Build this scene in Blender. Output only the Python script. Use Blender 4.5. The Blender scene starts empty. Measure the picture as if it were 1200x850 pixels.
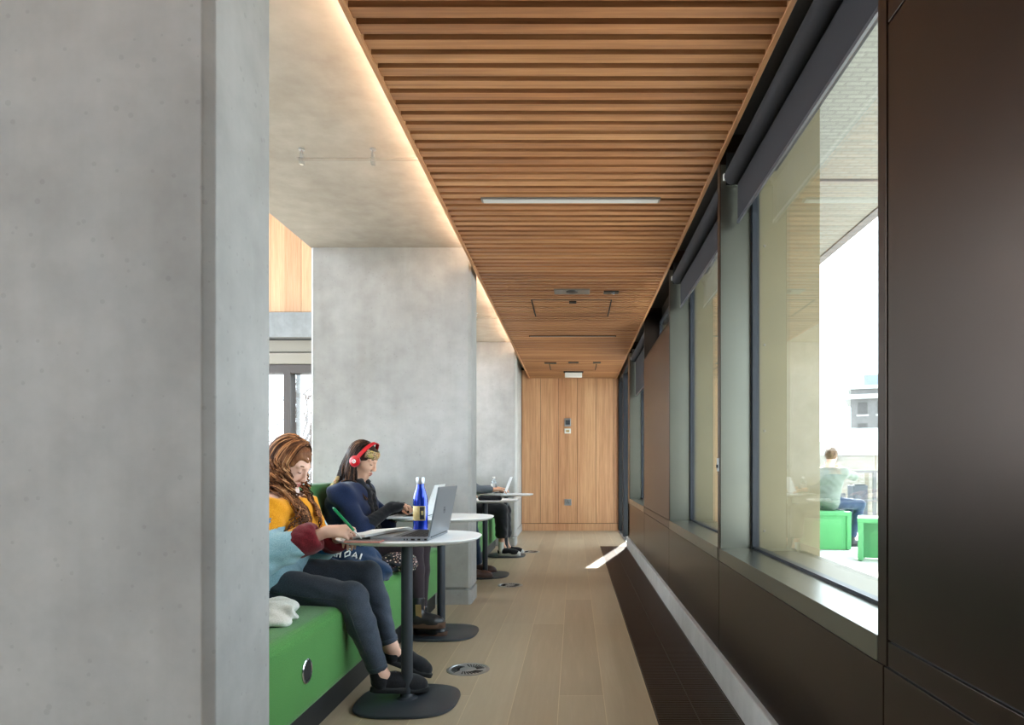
import bpy, math, random
import numpy as np
from mathutils import Vector, Matrix
random.seed(7)
S = bpy.context.scene
COL = S.collection
PI = math.pi
H = 1.05            # eye height of the camera
F = 800.0           # focal length in pixels of a 1200 wide frame

def P(px, py, Y):   # photograph pixel at depth Y -> world point
    return Vector(((px-673)*Y/F, Y, H-(py-549)*Y/F))

# ------------------------------------------------------------------ materials
def lin(c):
    if isinstance(c, str):
        c = [int(c[i:i+2], 16)/255 for i in (1, 3, 5)]
        c = [x/12.92 if x <= .04045 else ((x+.055)/1.055)**2.4 for x in c]
    return (c[0], c[1], c[2], 1.0)

class NT:
    def __init__(s, name):
        s.m = bpy.data.materials.new(name); s.m.use_nodes = True
        s.t = s.m.node_tree; s.b = s.t.nodes['Principled BSDF']; s.out = s.t.nodes['Material Output']
    def n(s, typ, **kw):
        nd = s.t.nodes.new(typ)
        for k, v in kw.items():
            if k.startswith('i_'):
                k2 = k[2:]
                k2 = int(k2) if k2.isdigit() else k2.replace('_', ' ')
                nd.inputs[k2].default_value = v
            else: setattr(nd, k, v)
        return nd
    def l(s, a, b): s.t.links.new(a, b)
    def co(s, scale=(1, 1, 1), rot=(0, 0, 0), loc=(0, 0, 0)):
        c = s.n('ShaderNodeTexCoord'); mp = s.n('ShaderNodeMapping')
        s.l(c.outputs['Object'], mp.inputs['Vector'])
        mp.inputs['Scale'].default_value = scale; mp.inputs['Rotation'].default_value = rot
        mp.inputs['Location'].default_value = loc
        return mp.outputs['Vector']
    def ramp(s, fac, stops):
        r = s.n('ShaderNodeValToRGB'); s.l(fac, r.inputs['Fac'])
        e = r.color_ramp.elements
        while len(e) < len(stops): e.new(.5)
        for i, (p, c) in enumerate(stops):
            e[i].position = p; e[i].color = lin(c)
        return r.outputs['Color']
    def noise(s, vec, scale, detail=4, rough=.55):
        nz = s.n('ShaderNodeTexNoise'); s.l(vec, nz.inputs['Vector'])
        nz.inputs['Scale'].default_value = scale; nz.inputs['Detail'].default_value = detail
        nz.inputs['Roughness'].default_value = rough
        return nz.outputs['Fac']
    def mix(s, fac, a, b, mode='MIX'):
        m = s.n('ShaderNodeMix', data_type='RGBA', blend_type=mode)
        for sock, v in ((m.inputs[0], fac), (m.inputs[6], a), (m.inputs[7], b)):
            if isinstance(v, bpy.types.NodeSocket): s.l(v, sock)
            elif isinstance(v, (int, float)): sock.default_value = v
            else: sock.default_value = lin(v)
        return m.outputs[2]
    def math(s, op, a, b=None):
        m = s.n('ShaderNodeMath', operation=op)
        for i, v in enumerate((a, b)):
            if v is None: continue
            if isinstance(v, bpy.types.NodeSocket): s.l(v, m.inputs[i])
            else: m.inputs[i].default_value = v
        return m.outputs[0]
    def bump(s, h, strength=.2, dist=.01):
        b = s.n('ShaderNodeBump'); b.inputs['Strength'].default_value = strength; b.inputs['Distance'].default_value = dist
        s.l(h, b.inputs['Height']); s.l(b.outputs['Normal'], s.b.inputs['Normal'])
    def col(s, v): s.l(v, s.b.inputs['Base Color'])

def simple(name, c, rough=.5, metal=0, var=.0, scale=30, bump=0, spec=.5, sheen=0, coat=0):
    k = NT(name); k.b.inputs['Roughness'].default_value = rough; k.b.inputs['Metallic'].default_value = metal
    k.b.inputs['Base Color'].default_value = lin(c); k.b.inputs['Specular IOR Level'].default_value = spec
    k.b.inputs['Sheen Weight'].default_value = sheen; k.b.inputs['Coat Weight'].default_value = coat
    v = k.co(); nz = k.noise(v, scale)
    if var:
        base = lin(c); a = [x*(1-var) for x in base[:3]]; b2 = [min(1, x*(1+var)) for x in base[:3]]
        k.col(k.ramp(nz, [(.3, a), (.7, b2)]))
    if bump: k.bump(nz, bump, .004)
    return k.m

def concrete(name, a, b, pores=True):
    k = NT(name); v = k.co()
    big = k.noise(v, .9, 6, .6); fine = k.noise(v, 9, 5, .6)
    c1 = k.ramp(big, [(.3, a), (.7, b)])
    c2 = k.mix(.32, c1, k.ramp(fine, [(.3, '#8d8983'), (.7, '#d2d0cb')]), 'SOFT_LIGHT')
    streak = k.noise(k.co((7, 7, .5)), 1.0, 4, .6)
    c2 = k.mix(.3, c2, k.ramp(streak, [(.35, '#98948c'), (.65, '#bfc0bf')]), 'SOFT_LIGHT')
    if pores:
        vo = k.n('ShaderNodeTexVoronoi'); k.l(k.co((1, 1, 1)), vo.inputs['Vector']); vo.inputs['Scale'].default_value = 26
        m2 = k.noise(v, 7, 2)
        thr = k.math('MULTIPLY', m2, .30)
        spot = k.math('LESS_THAN', vo.outputs['Distance'], k.math('SUBTRACT', thr, .03))
        spot = k.math('MULTIPLY', spot, .16)
        c2 = k.mix(spot, c2, '#6f6c68')
    k.col(c2); k.b.inputs['Roughness'].default_value = .75; k.b.inputs['Specular IOR Level'].default_value = .3
    k.bump(fine, .12, .01)
    return k.m

def wood(name, dark, mid, light, axis, plank_axis=None, plank=.1, rough=.5, off=0.0, tone=.45):
    """grain stretched along axis (0,1,2); every plank has its own tone"""
    k = NT(name)
    sc = [34, 34, 34]; sc[axis] = 1.1
    v = k.co(tuple(sc)); g = k.noise(v, 1.0, 5, .65)
    sc2 = [90, 90, 90]; sc2[axis] = 3
    g2 = k.noise(k.co(tuple(sc2)), 1.0, 3, .6)
    c = k.ramp(g, [(.28, dark), (.5, mid), (.75, light)])
    c = k.mix(.25, c, k.ramp(g2, [(.35, '#7a5a3c'), (.65, '#e0c4a0')]), 'SOFT_LIGHT')
    if plank_axis is not None:
        tc = k.n('ShaderNodeTexCoord'); sp = k.n('ShaderNodeSeparateXYZ'); k.l(tc.outputs['Object'], sp.inputs[0])
        q = k.math('FLOOR', k.math('DIVIDE', k.math('ADD', sp.outputs[plank_axis], off), plank))
        wn = k.n('ShaderNodeTexWhiteNoise', noise_dimensions='1D'); k.l(q, wn.inputs['W'])
        c = k.mix(tone, c, k.ramp(wn.outputs['Value'], [(0, '#4e4238'), (.5, '#85796d'), (1, '#b3a89c')]), 'SOFT_LIGHT')
    k.col(c); k.b.inputs['Roughness'].default_value = rough
    k.bump(g2, .05, .002)
    return k.m

M = {}
M['concrete'] = concrete('cast_concrete', '#979694', '#bdbcbc')
M['concrete_soffit'] = concrete('soffit_concrete', '#9d968e', '#b9b3ab', False)
M['plinth'] = concrete('plinth_concrete', '#b4b3b0', '#c4c4c2', False)
M['kerb'] = concrete('kerb_concrete', '#a8a4a2', '#bdbab7', True)
M['slat_wood'] = wood('ceiling_slat_wood', '#96704f', '#b38a66', '#c9a27c', 0, 1, .085, .5, 0.073, .75)
M['trim_wood'] = wood('ceiling_trim_wood', '#8f6544', '#a87a53', '#bd8f66', 1)
M['panel_wood'] = wood('wall_panel_wood', '#bc926f', '#cfa582', '#dfb997', 2, 0, .2567, .55, .87+.5134)
M['pale_wood'] = wood('upper_panel_wood', '#b59474', '#c0a082', '#ccae92', 2, 0, .3, .6)
M['bronze'] = simple('bronze_metal', '#372d27', .30, .85, .05, 2.0, .0)
M['sill_metal'] = simple('sill_metal', '#74746a', .28, .9, .04, 3)
M['beige_metal'] = simple('beige_fin_metal', '#71684e', .45, .35, .05, 3)
M['black_metal'] = simple('black_gasket', '#1b1f26', .4, .2)
M['dark_void'] = simple('dark_lining', '#181513', .8)
M['blind'] = simple('blind_fabric', '#19171c', .85, 0, .08, 300, .1)
M['hem'] = simple('blind_hem_metal', '#4a4a50', .4, .4)
M['chrome'] = simple('chrome', '#c9ccd0', .18, 1)
M['steel'] = simple('brushed_steel', '#b5b9bd', .36, .9, .06, 60)
M['slate_metal'] = simple('slate_powder_coat', '#3a3f46', .42, .1, .05, 40)
M['table_white'] = simple('white_laminate', '#f3f4f6', .3, 0, .01, 10)
M['white_plastic'] = simple('white_plastic', '#e8e8e4', .4)
M['grey_plastic'] = simple('grey_plastic', '#77716b', .5)
M['dark_plastic'] = simple('dark_plastic', '#2c2b2c', .5)
M['grille'] = simple('grille_bronze', '#54463f', .42, .5)
M['trench'] = simple('trench_black', '#0c0a09', .8)
M['skin_a'] = simple('skin_fair', '#e6b8a2', .5, 0, .05, 25, 0, .4)
M['skin_b'] = simple('skin_light', '#d9aa90', .5, 0, .05, 25, 0, .4)
M['lip'] = simple('lip_skin', '#b5655c', .45)
M['eye_white'] = simple('eye_white', '#d8d4d0', .3)
M['lash'] = simple('lash_dark', '#2b1c16', .7)

def fabric(name, a, b, scale=260, rough=.9, bump=.25, sheen=.2):
    k = NT(name); v = k.co(); n1 = k.noise(v, scale, 2); n2 = k.noise(v, 5, 4)
    c = k.ramp(n1, [(.35, a), (.65, b)])
    c = k.mix(.35, c, k.ramp(n2, [(.3, '#6a6a6a'), (.7, '#9c9c9c')]), 'SOFT_LIGHT')
    k.col(c); k.b.inputs['Roughness'].default_value = rough; k.b.inputs['Sheen Weight'].default_value = sheen
    k.b.inputs['Specular IOR Level'].default_value = .25
    k.bump(n1, bump, .002)
    return k.m
M['green'] = fabric('green_wool', '#43813c', '#5c9f52', 320)
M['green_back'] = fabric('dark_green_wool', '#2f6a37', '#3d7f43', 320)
M['denim'] = fabric('grey_denim', '#3b424f', '#565f6e', 420)
M['black_cloth'] = fabric('black_cloth', '#17171b', '#26262b', 300)
M['navy'] = fabric('navy_wool', '#14213f', '#1f3158', 300)
M['tights'] = fabric('dark_tights', '#2a2028', '#403339', 500)
M['yellow'] = fabric('yellow_knit', '#e89a12', '#f7b52c', 260)
M['sky_knit'] = fabric('sky_blue_knit', '#9cc4d4', '#b8dae6', 260)
M['blue_knit'] = fabric('blue_knit', '#2a86bd', '#3f9fd2', 260)
M['maroon'] = fabric('maroon_rib_knit', '#6b1622', '#86202d', 260)
M['pink_cloth'] = fabric('pale_pink_cotton', '#e6cfca', '#f3e2de', 260)
M['white_cloth'] = fabric('white_cotton', '#d5d6d0', '#ecece8', 260)
M['grey_cloth'] = fabric('grey_cotton', '#5d646e', '#777f89', 260)
M['pale_sage'] = fabric('sage_sweater', '#6f776e', '#81897f', 160)
M['dark_denim'] = fabric('blue_denim', '#26344c', '#3a4b66', 300)
M['tote_navy'] = fabric('tote_navy', '#1a3252', '#264468', 260)
M['brown_leather'] = simple('brown_leather', '#4d3229', .45, 0, .15, 40, .1)
M['black_leather'] = simple('black_leather', '#1d1d20', .38, 0, .1, 40, .1)
M['tan_elastic'] = simple('tan_elastic', '#8a7148', .8, 0, .1, 300)
M['sole_brown'] = simple('sole_brown', '#5c4335', .6)
M['rubber_black'] = simple('rubber_black', '#19191b', .6)
M['rubber_white'] = simple('rubber_white', '#dcdcd8', .55)
M['red_plastic'] = simple('red_plastic', '#c4101f', .25, 0, 0, 10, 0, .5, 0, .5)
M['ear_pad'] = simple('ear_pad', '#2c2426', .6)
M['blue_bottle'] = simple('blue_enamel', '#0b35b4', .22, .55, 0, 10, 0, .5, 0, .6)
M['label_yellow'] = simple('label_yellow', '#d9c58a', .5, 0, .15, 60)
M['label_dark'] = simple('label_dark', '#23222a', .5)
M['laptop_grey'] = simple('laptop_grey', '#868b92', .34, .6)
M['laptop_dark'] = simple('laptop_keys', '#34373b', .5)
M['laptop_white'] = simple('laptop_white', '#dfe2e5', .3, .1)
M['paper'] = simple('paper', '#eef0f0', .7)
M['pen_green'] = simple('pen_green', '#118a55', .3)
M['pink_card'] = simple('pink_card', '#c98478', .6)
M['steel_lap'] = simple('screen_dark', '#15171c', .15)
M['bench_green'] = simple('outdoor_bench_green', '#519a60', .45, 0, .03, 5)
M['tower'] = simple('tower_brick', '#5f5e5e', .8, 0, .15, 3)
M['roof_teal'] = simple('teal_roof', '#5b8286', .6, 0, .1, 1)
M['render_pale'] = simple('pale_render', '#b0b2b0', .8, 0, .05, 2)
M['slot_dark'] = simple('slot_dark', '#1a1512', .8)

def hairmat(name, a, b, c, scale=18):
    k = NT(name); n1 = k.noise(k.co((1, 1, .45)), scale, 4); n2 = k.noise(k.co((1, 1, .2)), scale*8, 2)
    col = k.ramp(n1, [(.3, a), (.5, b), (.72, c)])
    col = k.mix(.5, col, k.ramp(n2, [(.3, '#555555'), (.7, '#aaaaaa')]), 'SOFT_LIGHT')
    k.col(col); k.b.inputs['Roughness'].default_value = .5; k.b.inputs['Specular IOR Level'].default_value = .12
    return k.m
M['auburn'] = hairmat('auburn_hair', '#543523', '#85583b', '#b3835a')
M['auburn_dark'] = hairmat('auburn_hair_dark', '#352015', '#573625', '#7a5036')
M['auburn_light'] = hairmat('auburn_hair_light', '#a8683f', '#cf9464', '#e6bd94')
M['brunette_dark'] = hairmat('brown_hair_dark', '#150f0d', '#241916', '#372822')
M['brunette_light'] = hairmat('brown_hair_light', '#54392c', '#7c5a45', '#a07b60')
M['brunette'] = hairmat('brown_hair', '#231916', '#3a2a24', '#6a4c3c')
M['dull_blond'] = hairmat('dull_blond_hair', '#4d3d30', '#6f5a48', '#8c7660')
M['fair_hair'] = hairmat('fair_hair', '#8b6547', '#b18a62', '#d1ab80')
M['dark_hair'] = hairmat('dark_hair', '#1d1512', '#2c201b', '#4a372c')

def spotted(name, base, sp1, sp2, scale):
    k = NT(name); vo = k.n('ShaderNodeTexVoronoi'); k.l(k.co(), vo.inputs['Vector']); vo.inputs['Scale'].default_value = scale
    c = k.ramp(vo.outputs['Distance'], [(.18, sp1), (.32, sp2), (.42, base)])
    vo2 = k.n('ShaderNodeTexVoronoi'); k.l(k.co(), vo2.inputs['Vector']); vo2.inputs['Scale'].default_value = scale*.5
    c = k.mix(.3, c, vo2.outputs['Color'], 'SOFT_LIGHT')
    k.col(c); k.b.inputs['Roughness'].default_value = .8
    return k.m
M['leopard'] = spotted('leopard_print', '#b49a6c', '#2a1f16', '#5c4528', 130)
M['floral'] = spotted('floral_print', '#20242c', '#e7dfd6', '#8f5f52', 70)

def floor_mat():
    k = NT('oak_floor'); 
    v = k.co((1, 1, 1), (0, 0, PI/2), (.0, .07, 0))
    br = k.n('ShaderNodeTexBrick'); k.l(v, br.inputs['Vector'])
    br.offset = .37; br.offset_frequency = 3
    for n_, val in (('Scale', 1.0), ('Mortar Size', .0016), ('Mortar Smooth', .1), ('Bias', 0.0), ('Brick Width', 2.3), ('Row Height', .205)):
        br.inputs[n_].default_value = val
    br.inputs['Color1'].default_value = lin('#baac99'); br.inputs['Color2'].default_value = lin('#c6baa7'); br.inputs['Mortar'].default_value = lin('#d6c9b0')
    g = k.noise(k.co((26, 1.6, 1)), 1.0, 6, .65)
    c = k.mix(.45, br.outputs['Color'], k.ramp(g, [(.3, '#6b6050'), (.55, '#8c8377'), (.75, '#b5ada0')]), 'SOFT_LIGHT')
    g2 = k.noise(k.co((2.2, .7, 1)), 1.0, 3, .5)
    c = k.mix(.4, c, k.ramp(g2, [(.3, '#7a746a'), (.7, '#9a948a')]), 'SOFT_LIGHT')
    k.col(c); k.b.inputs['Roughness'].default_value = .42; k.b.inputs['Specular IOR Level'].default_value = .4
    k.bump(g, .05, .003)
    return k.m
M['floor'] = floor_mat()

def brick_mat(name, c1, c2, mo, w=.22, h=.075, rot=(PI/2, 0, 0)):
    k = NT(name); br = k.n('ShaderNodeTexBrick'); k.l(k.co((1, 1, 1), rot), br.inputs['Vector'])
    for n_, val in (('Scale', 1.0), ('Mortar Size', .008), ('Brick Width', w), ('Row Height', h)): br.inputs[n_].default_value = val
    br.inputs['Color1'].default_value = lin(c1); br.inputs['Color2'].default_value = lin(c2); br.inputs['Mortar'].default_value = lin(mo)
    k.col(br.outputs['Color']); k.b.inputs['Roughness'].default_value = .85
    return k.m
M['brick'] = brick_mat('pale_brick', '#7c7060', '#8a7d6b', '#979284', .45, .15)
M['soffit_brick'] = brick_mat('canopy_brick', '#74746c', '#7d7d75', '#6c6c65', .11, .04, (0, 0, 0))
M['paving'] = brick_mat('terrace_paving', '#d4d2ce', '#dcdad6', '#b8b6b1', .9, .45, (0, 0, 0))

def glass_mat(name, f0=.05, tint=(.93, .96, .95), gain=1.0):
    k = NT(name); t = k.t
    lw = k.n('ShaderNodeLayerWeight'); lw.inputs['Blend'].default_value = .5
    p5 = k.math('POWER', lw.outputs['Facing'], 5.0)
    f = k.math('ADD', k.math('MULTIPLY', p5, (1-f0)*gain), f0)
    tr = k.n('ShaderNodeBsdfTransparent'); tr.inputs['Color'].default_value = (*tint, 1)
    gl = k.n('ShaderNodeBsdfGlossy'); gl.inputs['Roughness'].default_value = .0; gl.inputs['Color'].default_value = (1, 1, 1, 1)
    mx = k.n('ShaderNodeMixShader'); k.l(f, mx.inputs[0]); k.l(tr.outputs[0], mx.inputs[1]); k.l(gl.outputs[0], mx.inputs[2])
    k.l(mx.outputs[0], k.out.inputs['Surface'])
    return k.m
M['glass'] = glass_mat('window_glass')
M['glass_clear'] = glass_mat('clear_glass', .03, (.96, .98, .98), .7)
def plastic_clear():
    return glass_mat('clear_plastic', .10, (.86, .90, .93), 1.0)
M['clear_plastic'] = plastic_clear()

def emis(name, c, s):
    k = NT(name); k.b.inputs['Base Color'].default_value = lin(c); k.b.inputs['Emission Color'].default_value = lin(c)
    k.b.inputs['Emission Strength'].default_value = s
    return k.m
M['led'] = emis('warm_led', '#ffe0bd', 38)
M['lamp'] = emis('lamp_diffuser', '#a9a8a6', .12)

# ------------------------------------------------------------------ objects
def wl(o):
    v = Vector((0, 0, 0))
    while o is not None: v += o.location; o = o.parent
    return v

def tag(o, label=None, cat=None, group=None, kind=None):
    if label: o['label'] = label
    if cat: o['category'] = cat
    if group: o['group'] = group
    if kind: o['kind'] = kind
    return o

def thing(name, loc, label, cat, group=None, kind=None):
    o = bpy.data.objects.new(name, None); COL.objects.link(o); o.location = loc; o.empty_display_size = .1
    return tag(o, label, cat, group, kind)

class MB:
    """collects shapes; build() links them as one mesh object"""
    def __init__(s): s.v = []; s.f = []; s.mi = []; s.cur = 0; s.sm = []; s.smooth = False
    def add(s, vs, fs, smooth=None):
        o = len(s.v); s.v += [tuple(v) for v in vs]
        for f in fs: s.f.append(tuple(o+i for i in f)); s.mi.append(s.cur); s.sm.append(s.smooth if smooth is None else smooth)
        return s
    def box(s, x0, x1, y0, y1, z0, z1):
        vs = [(x, y, z) for x in (x0, x1) for y in (y0, y1) for z in (z0, z1)]
        return s.add(vs, [(0, 1, 3, 2), (4, 6, 7, 5), (0, 4, 5, 1), (2, 3, 7, 6), (0, 2, 6, 4), (1, 5, 7, 3)], False)
    def hexa(s, bot, top):
        """bot and top: 4 points each, counter-clockwise seen from top"""
        return s.add(list(bot)+list(top), [(3, 2, 1, 0), (4, 5, 6, 7), (0, 1, 5, 4), (1, 2, 6, 5), (2, 3, 7, 6), (3, 0, 4, 7)], False)
    def obox(s, c, ax, ay, az):
        c, ax, ay, az = map(Vector, (c, ax, ay, az))
        vs = [c+ax*i+ay*j+az*k for i in (-1, 1) for j in (-1, 1) for k in (-1, 1)]
        return s.add(vs, [(0, 1, 3, 2), (4, 6, 7, 5), (0, 4, 5, 1), (2, 3, 7, 6), (0, 2, 6, 4), (1, 5, 7, 3)], False)
    def tube(s, pts, rad, n=12, cap=True):
        pts = [Vector(p) for p in pts]
        if not hasattr(rad, '__len__'): rad = [rad]*len(pts)
        up = None; vs = []
        for i, p in enumerate(pts):
            t = (pts[min(i+1, len(pts)-1)]-pts[max(i-1, 0)])
            if t.length < 1e-9: t = Vector((0, 0, 1))
            t.normalize()
            if up is None: up = t.orthogonal().normalized()
            up = (up-t*up.dot(t))
            up = up.normalized() if up.length > 1e-6 else t.orthogonal().normalized()
            w = t.cross(up)
            for k in range(n):
                a = 2*PI*k/n; vs.append(p+(up*math.cos(a)+w*math.sin(a))*rad[i])
        fs = [(i*n+k, i*n+(k+1) % n, (i+1)*n+(k+1) % n, (i+1)*n+k) for i in range(len(pts)-1) for k in range(n)]
        if cap: fs += [tuple(range(n))[::-1], tuple((len(pts)-1)*n+k for k in range(n))]
        return s.add(vs, fs, True)
    def lathe(s, prof, c, n=32, axis=(0, 0, 1)):
        """prof: list of (radius, height)"""
        c = Vector(c); ax = Vector(axis).normalized(); u = ax.orthogonal().normalized(); w = ax.cross(u)
        vs = []
        for r, h in prof:
            for k in range(n):
                a = 2*PI*k/n; vs.append(c+ax*h+(u*math.cos(a)+w*math.sin(a))*max(r, 1e-5))
        fs = [(i*n+k, i*n+(k+1) % n, (i+1)*n+(k+1) % n, (i+1)*n+k) for i in range(len(prof)-1) for k in range(n)]
        fs += [tuple(range(n))[::-1], tuple((len(prof)-1)*n+k for k in range(n))]
        return s.add(vs, fs, True)
    def prism(s, outline, layers, smooth=True):
        """outline: unit 2D loop; layers: (sx, sy, z, cx, cy)"""
        n = len(outline); vs = []
        for sx, sy, z, cx, cy in layers:
            vs += [(cx+x*sx, cy+y*sy, z) for x, y in outline]
        m = len(layers)
        fs = [(i*n+k, i*n+(k+1) % n, (i+1)*n+(k+1) % n, (i+1)*n+k) for i in range(m-1) for k in range(n)]
        fs += [tuple(range(n))[::-1], tuple((m-1)*n+k for k in range(n))]
        return s.add(vs, fs, smooth)
    def xf(s, mat):
        s.v = [tuple(mat @ Vector(v)) for v in s.v]; return s
    def build(s, name, mats, parent=None, bevel=0, seg=2, origin=None, auto=True):
        off = wl(parent) if parent is not None else (Vector(origin) if origin else Vector((0, 0, 0)))
        me = bpy.data.meshes.new(name)
        me.from_pydata([(v[0]-off.x, v[1]-off.y, v[2]-off.z) for v in s.v], [], s.f)
        if not isinstance(mats, (list, tuple)): mats = [mats]
        for m in mats: me.materials.append(m)
        me.polygons.foreach_set('material_index', s.mi)
        me.polygons.foreach_set('use_smooth', s.sm)
        me.update()
        o = bpy.data.objects.new(name, me); COL.objects.link(o)
        if parent is not None: o.parent = parent
        elif origin: o.location = origin
        if any(s.sm) and auto:
            me.set_sharp_from_angle(angle=math.radians(42))
        if bevel:
            b = o.modifiers.new('bevel', 'BEVEL'); b.width = bevel; b.segments = seg; b.limit_method = 'ANGLE'; b.angle_limit = math.radians(40)
            b.harden_normals = False
        return o

def superellipse(n=64, e=3.2):
    out = []
    for k in range(n):
        a = 2*PI*k/n; c, s_ = math.cos(a), math.sin(a)
        out.append((math.copysign(abs(c)**(2/e), c), math.copysign(abs(s_)**(2/e), s_)))
    return out

def children(o): return [c for c in bpy.data.objects if c.parent == o]
def copy_tree(o, parent=None):
    c = o.copy(); COL.objects.link(c)
    if parent is not None: c.parent = parent
    for ch in children(o): copy_tree(ch, c)
    return c

# ------------------------------------------------------------------ smooth-union surfaces
def _sub(v): return np.array(v, dtype=np.float32)
class SDF:
    """smooth union of tapered capsules and ellipsoids, turned into one mesh by surface nets"""
    def __init__(s): s.pr = []
    def cap(s, a, b, ra, rb=None, k=.02): s.pr.append(('c', _sub(a), _sub(b), ra, ra if rb is None else rb, k, 1)); return s
    def chain(s, pts, rs, k=.02):
        for i in range(len(pts)-1): s.cap(pts[i], pts[i+1], rs[i], rs[i+1], k)
        return s
    def ell(s, c, r, R=None, k=.02, sign=1):
        s.pr.append(('e', _sub(c), _sub(r), None if R is None else np.array(R, dtype=np.float32), 0, k, sign)); return s
    def cut(s, p, n, k=.004): s.pr.append(('p', _sub(p), _sub(n), 0, 0, k, -1)); return s
    def mesh(s, h=.006, wrinkle=0, wfreq=60, wdir=(1, 1, 1)):
        lo = np.full(3, 1e9); hi = -lo
        for p in s.pr:
            if p[0] == 'c':
                r = max(p[3], p[4])+p[5]*.3; lo = np.minimum(lo, np.minimum(p[1], p[2])-r); hi = np.maximum(hi, np.maximum(p[1], p[2])+r)
            elif p[0] == 'e' and p[6] > 0:
                r = p[2].max()+p[5]*.3; lo = np.minimum(lo, p[1]-r); hi = np.maximum(hi, p[1]+r)
        lo -= 3*h; hi += 3*h
        n = np.ceil((hi-lo)/h).astype(int)+1
        ax = [(lo[i]+h*np.arange(n[i])).astype(np.float32) for i in range(3)]
        G = np.full(n, .08, dtype=np.float32)
        for typ, A, B, ra, rb, k, sg in s.pr:
            m = k+.03
            if typ == 'c': r = max(ra, rb)+m; l2 = np.minimum(A, B)-r; h2 = np.maximum(A, B)+r
            elif typ == 'e': r = B.max()+m; l2 = A-r; h2 = A+r
            else: l2 = lo; h2 = hi
            i0 = np.clip(np.floor((l2-lo)/h).astype(int), 0, n-1); i1 = np.clip(np.ceil((h2-lo)/h).astype(int)+1, 1, n)
            if (i1 <= i0).any(): continue
            X = ax[0][i0[0]:i1[0], None, None]; Y = ax[1][None, i0[1]:i1[1], None]; Z = ax[2][None, None, i0[2]:i1[2]]
            if typ == 'c':
                d = B-A; L = max(float(d @ d), 1e-12)
                t = np.clip(((X-A[0])*d[0]+(Y-A[1])*d[1]+(Z-A[2])*d[2])/L, 0, 1)
                D = np.sqrt((X-A[0]-t*d[0])**2+(Y-A[1]-t*d[1])**2+(Z-A[2]-t*d[2])**2)-(ra+(rb-ra)*t)
            elif typ == 'e':
                x, y, z = X-A[0], Y-A[1], Z-A[2]
                if ra is not None:
                    R = ra; x, y, z = (R[0, 0]*x+R[1, 0]*y+R[2, 0]*z, R[0, 1]*x+R[1, 1]*y+R[2, 1]*z, R[0, 2]*x+R[1, 2]*y+R[2, 2]*z)
                q = np.sqrt((x/B[0])**2+(y/B[1])**2+(z/B[2])**2); q2 = np.sqrt((x/B[0]**2)**2+(y/B[1]**2)**2+(z/B[2]**2)**2)+1e-6
                D = np.where(q < .3, -float(B.min())*(1-q), q*(q-1)/q2)
            else:
                D = (X-A[0])*B[0]+(Y-A[1])*B[1]+(Z-A[2])*B[2]     # inside removed where D<0 .. handled as max(G,-D')
            g = G[i0[0]:i1[0], i0[1]:i1[1], i0[2]:i1[2]]
            if sg > 0:
                hh = np.maximum(k-np.abs(g-D), 0)/k; g[...] = np.minimum(g, D)-hh*hh*k*.25
            else:
                D = -D; hh = np.maximum(k-np.abs(g-D), 0)/k; g[...] = np.maximum(g, D)+hh*hh*k*.25
        if wrinkle:
            X = ax[0][:, None, None]; Y = ax[1][None, :, None]; Z = ax[2][None, None, :]; f = wfreq
            band = np.abs(G) < .03
            W = np.sin(f*(X*wdir[0]+.6*Z*wdir[2])+2.1*np.sin(f*.5*(Z*wdir[2]+.7*Y)))*np.sin(f*.7*(Y*wdir[1]-.5*Z*wdir[2])+1.7*np.sin(f*.37*X))
            W = W+.5*np.sin(f*1.9*(Z*wdir[2]+.4*X)+2*np.sin(f*.8*Y))
            G = G+np.where(band, wrinkle*W, 0).astype(np.float32)
        return nets(G, lo, h)

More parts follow.
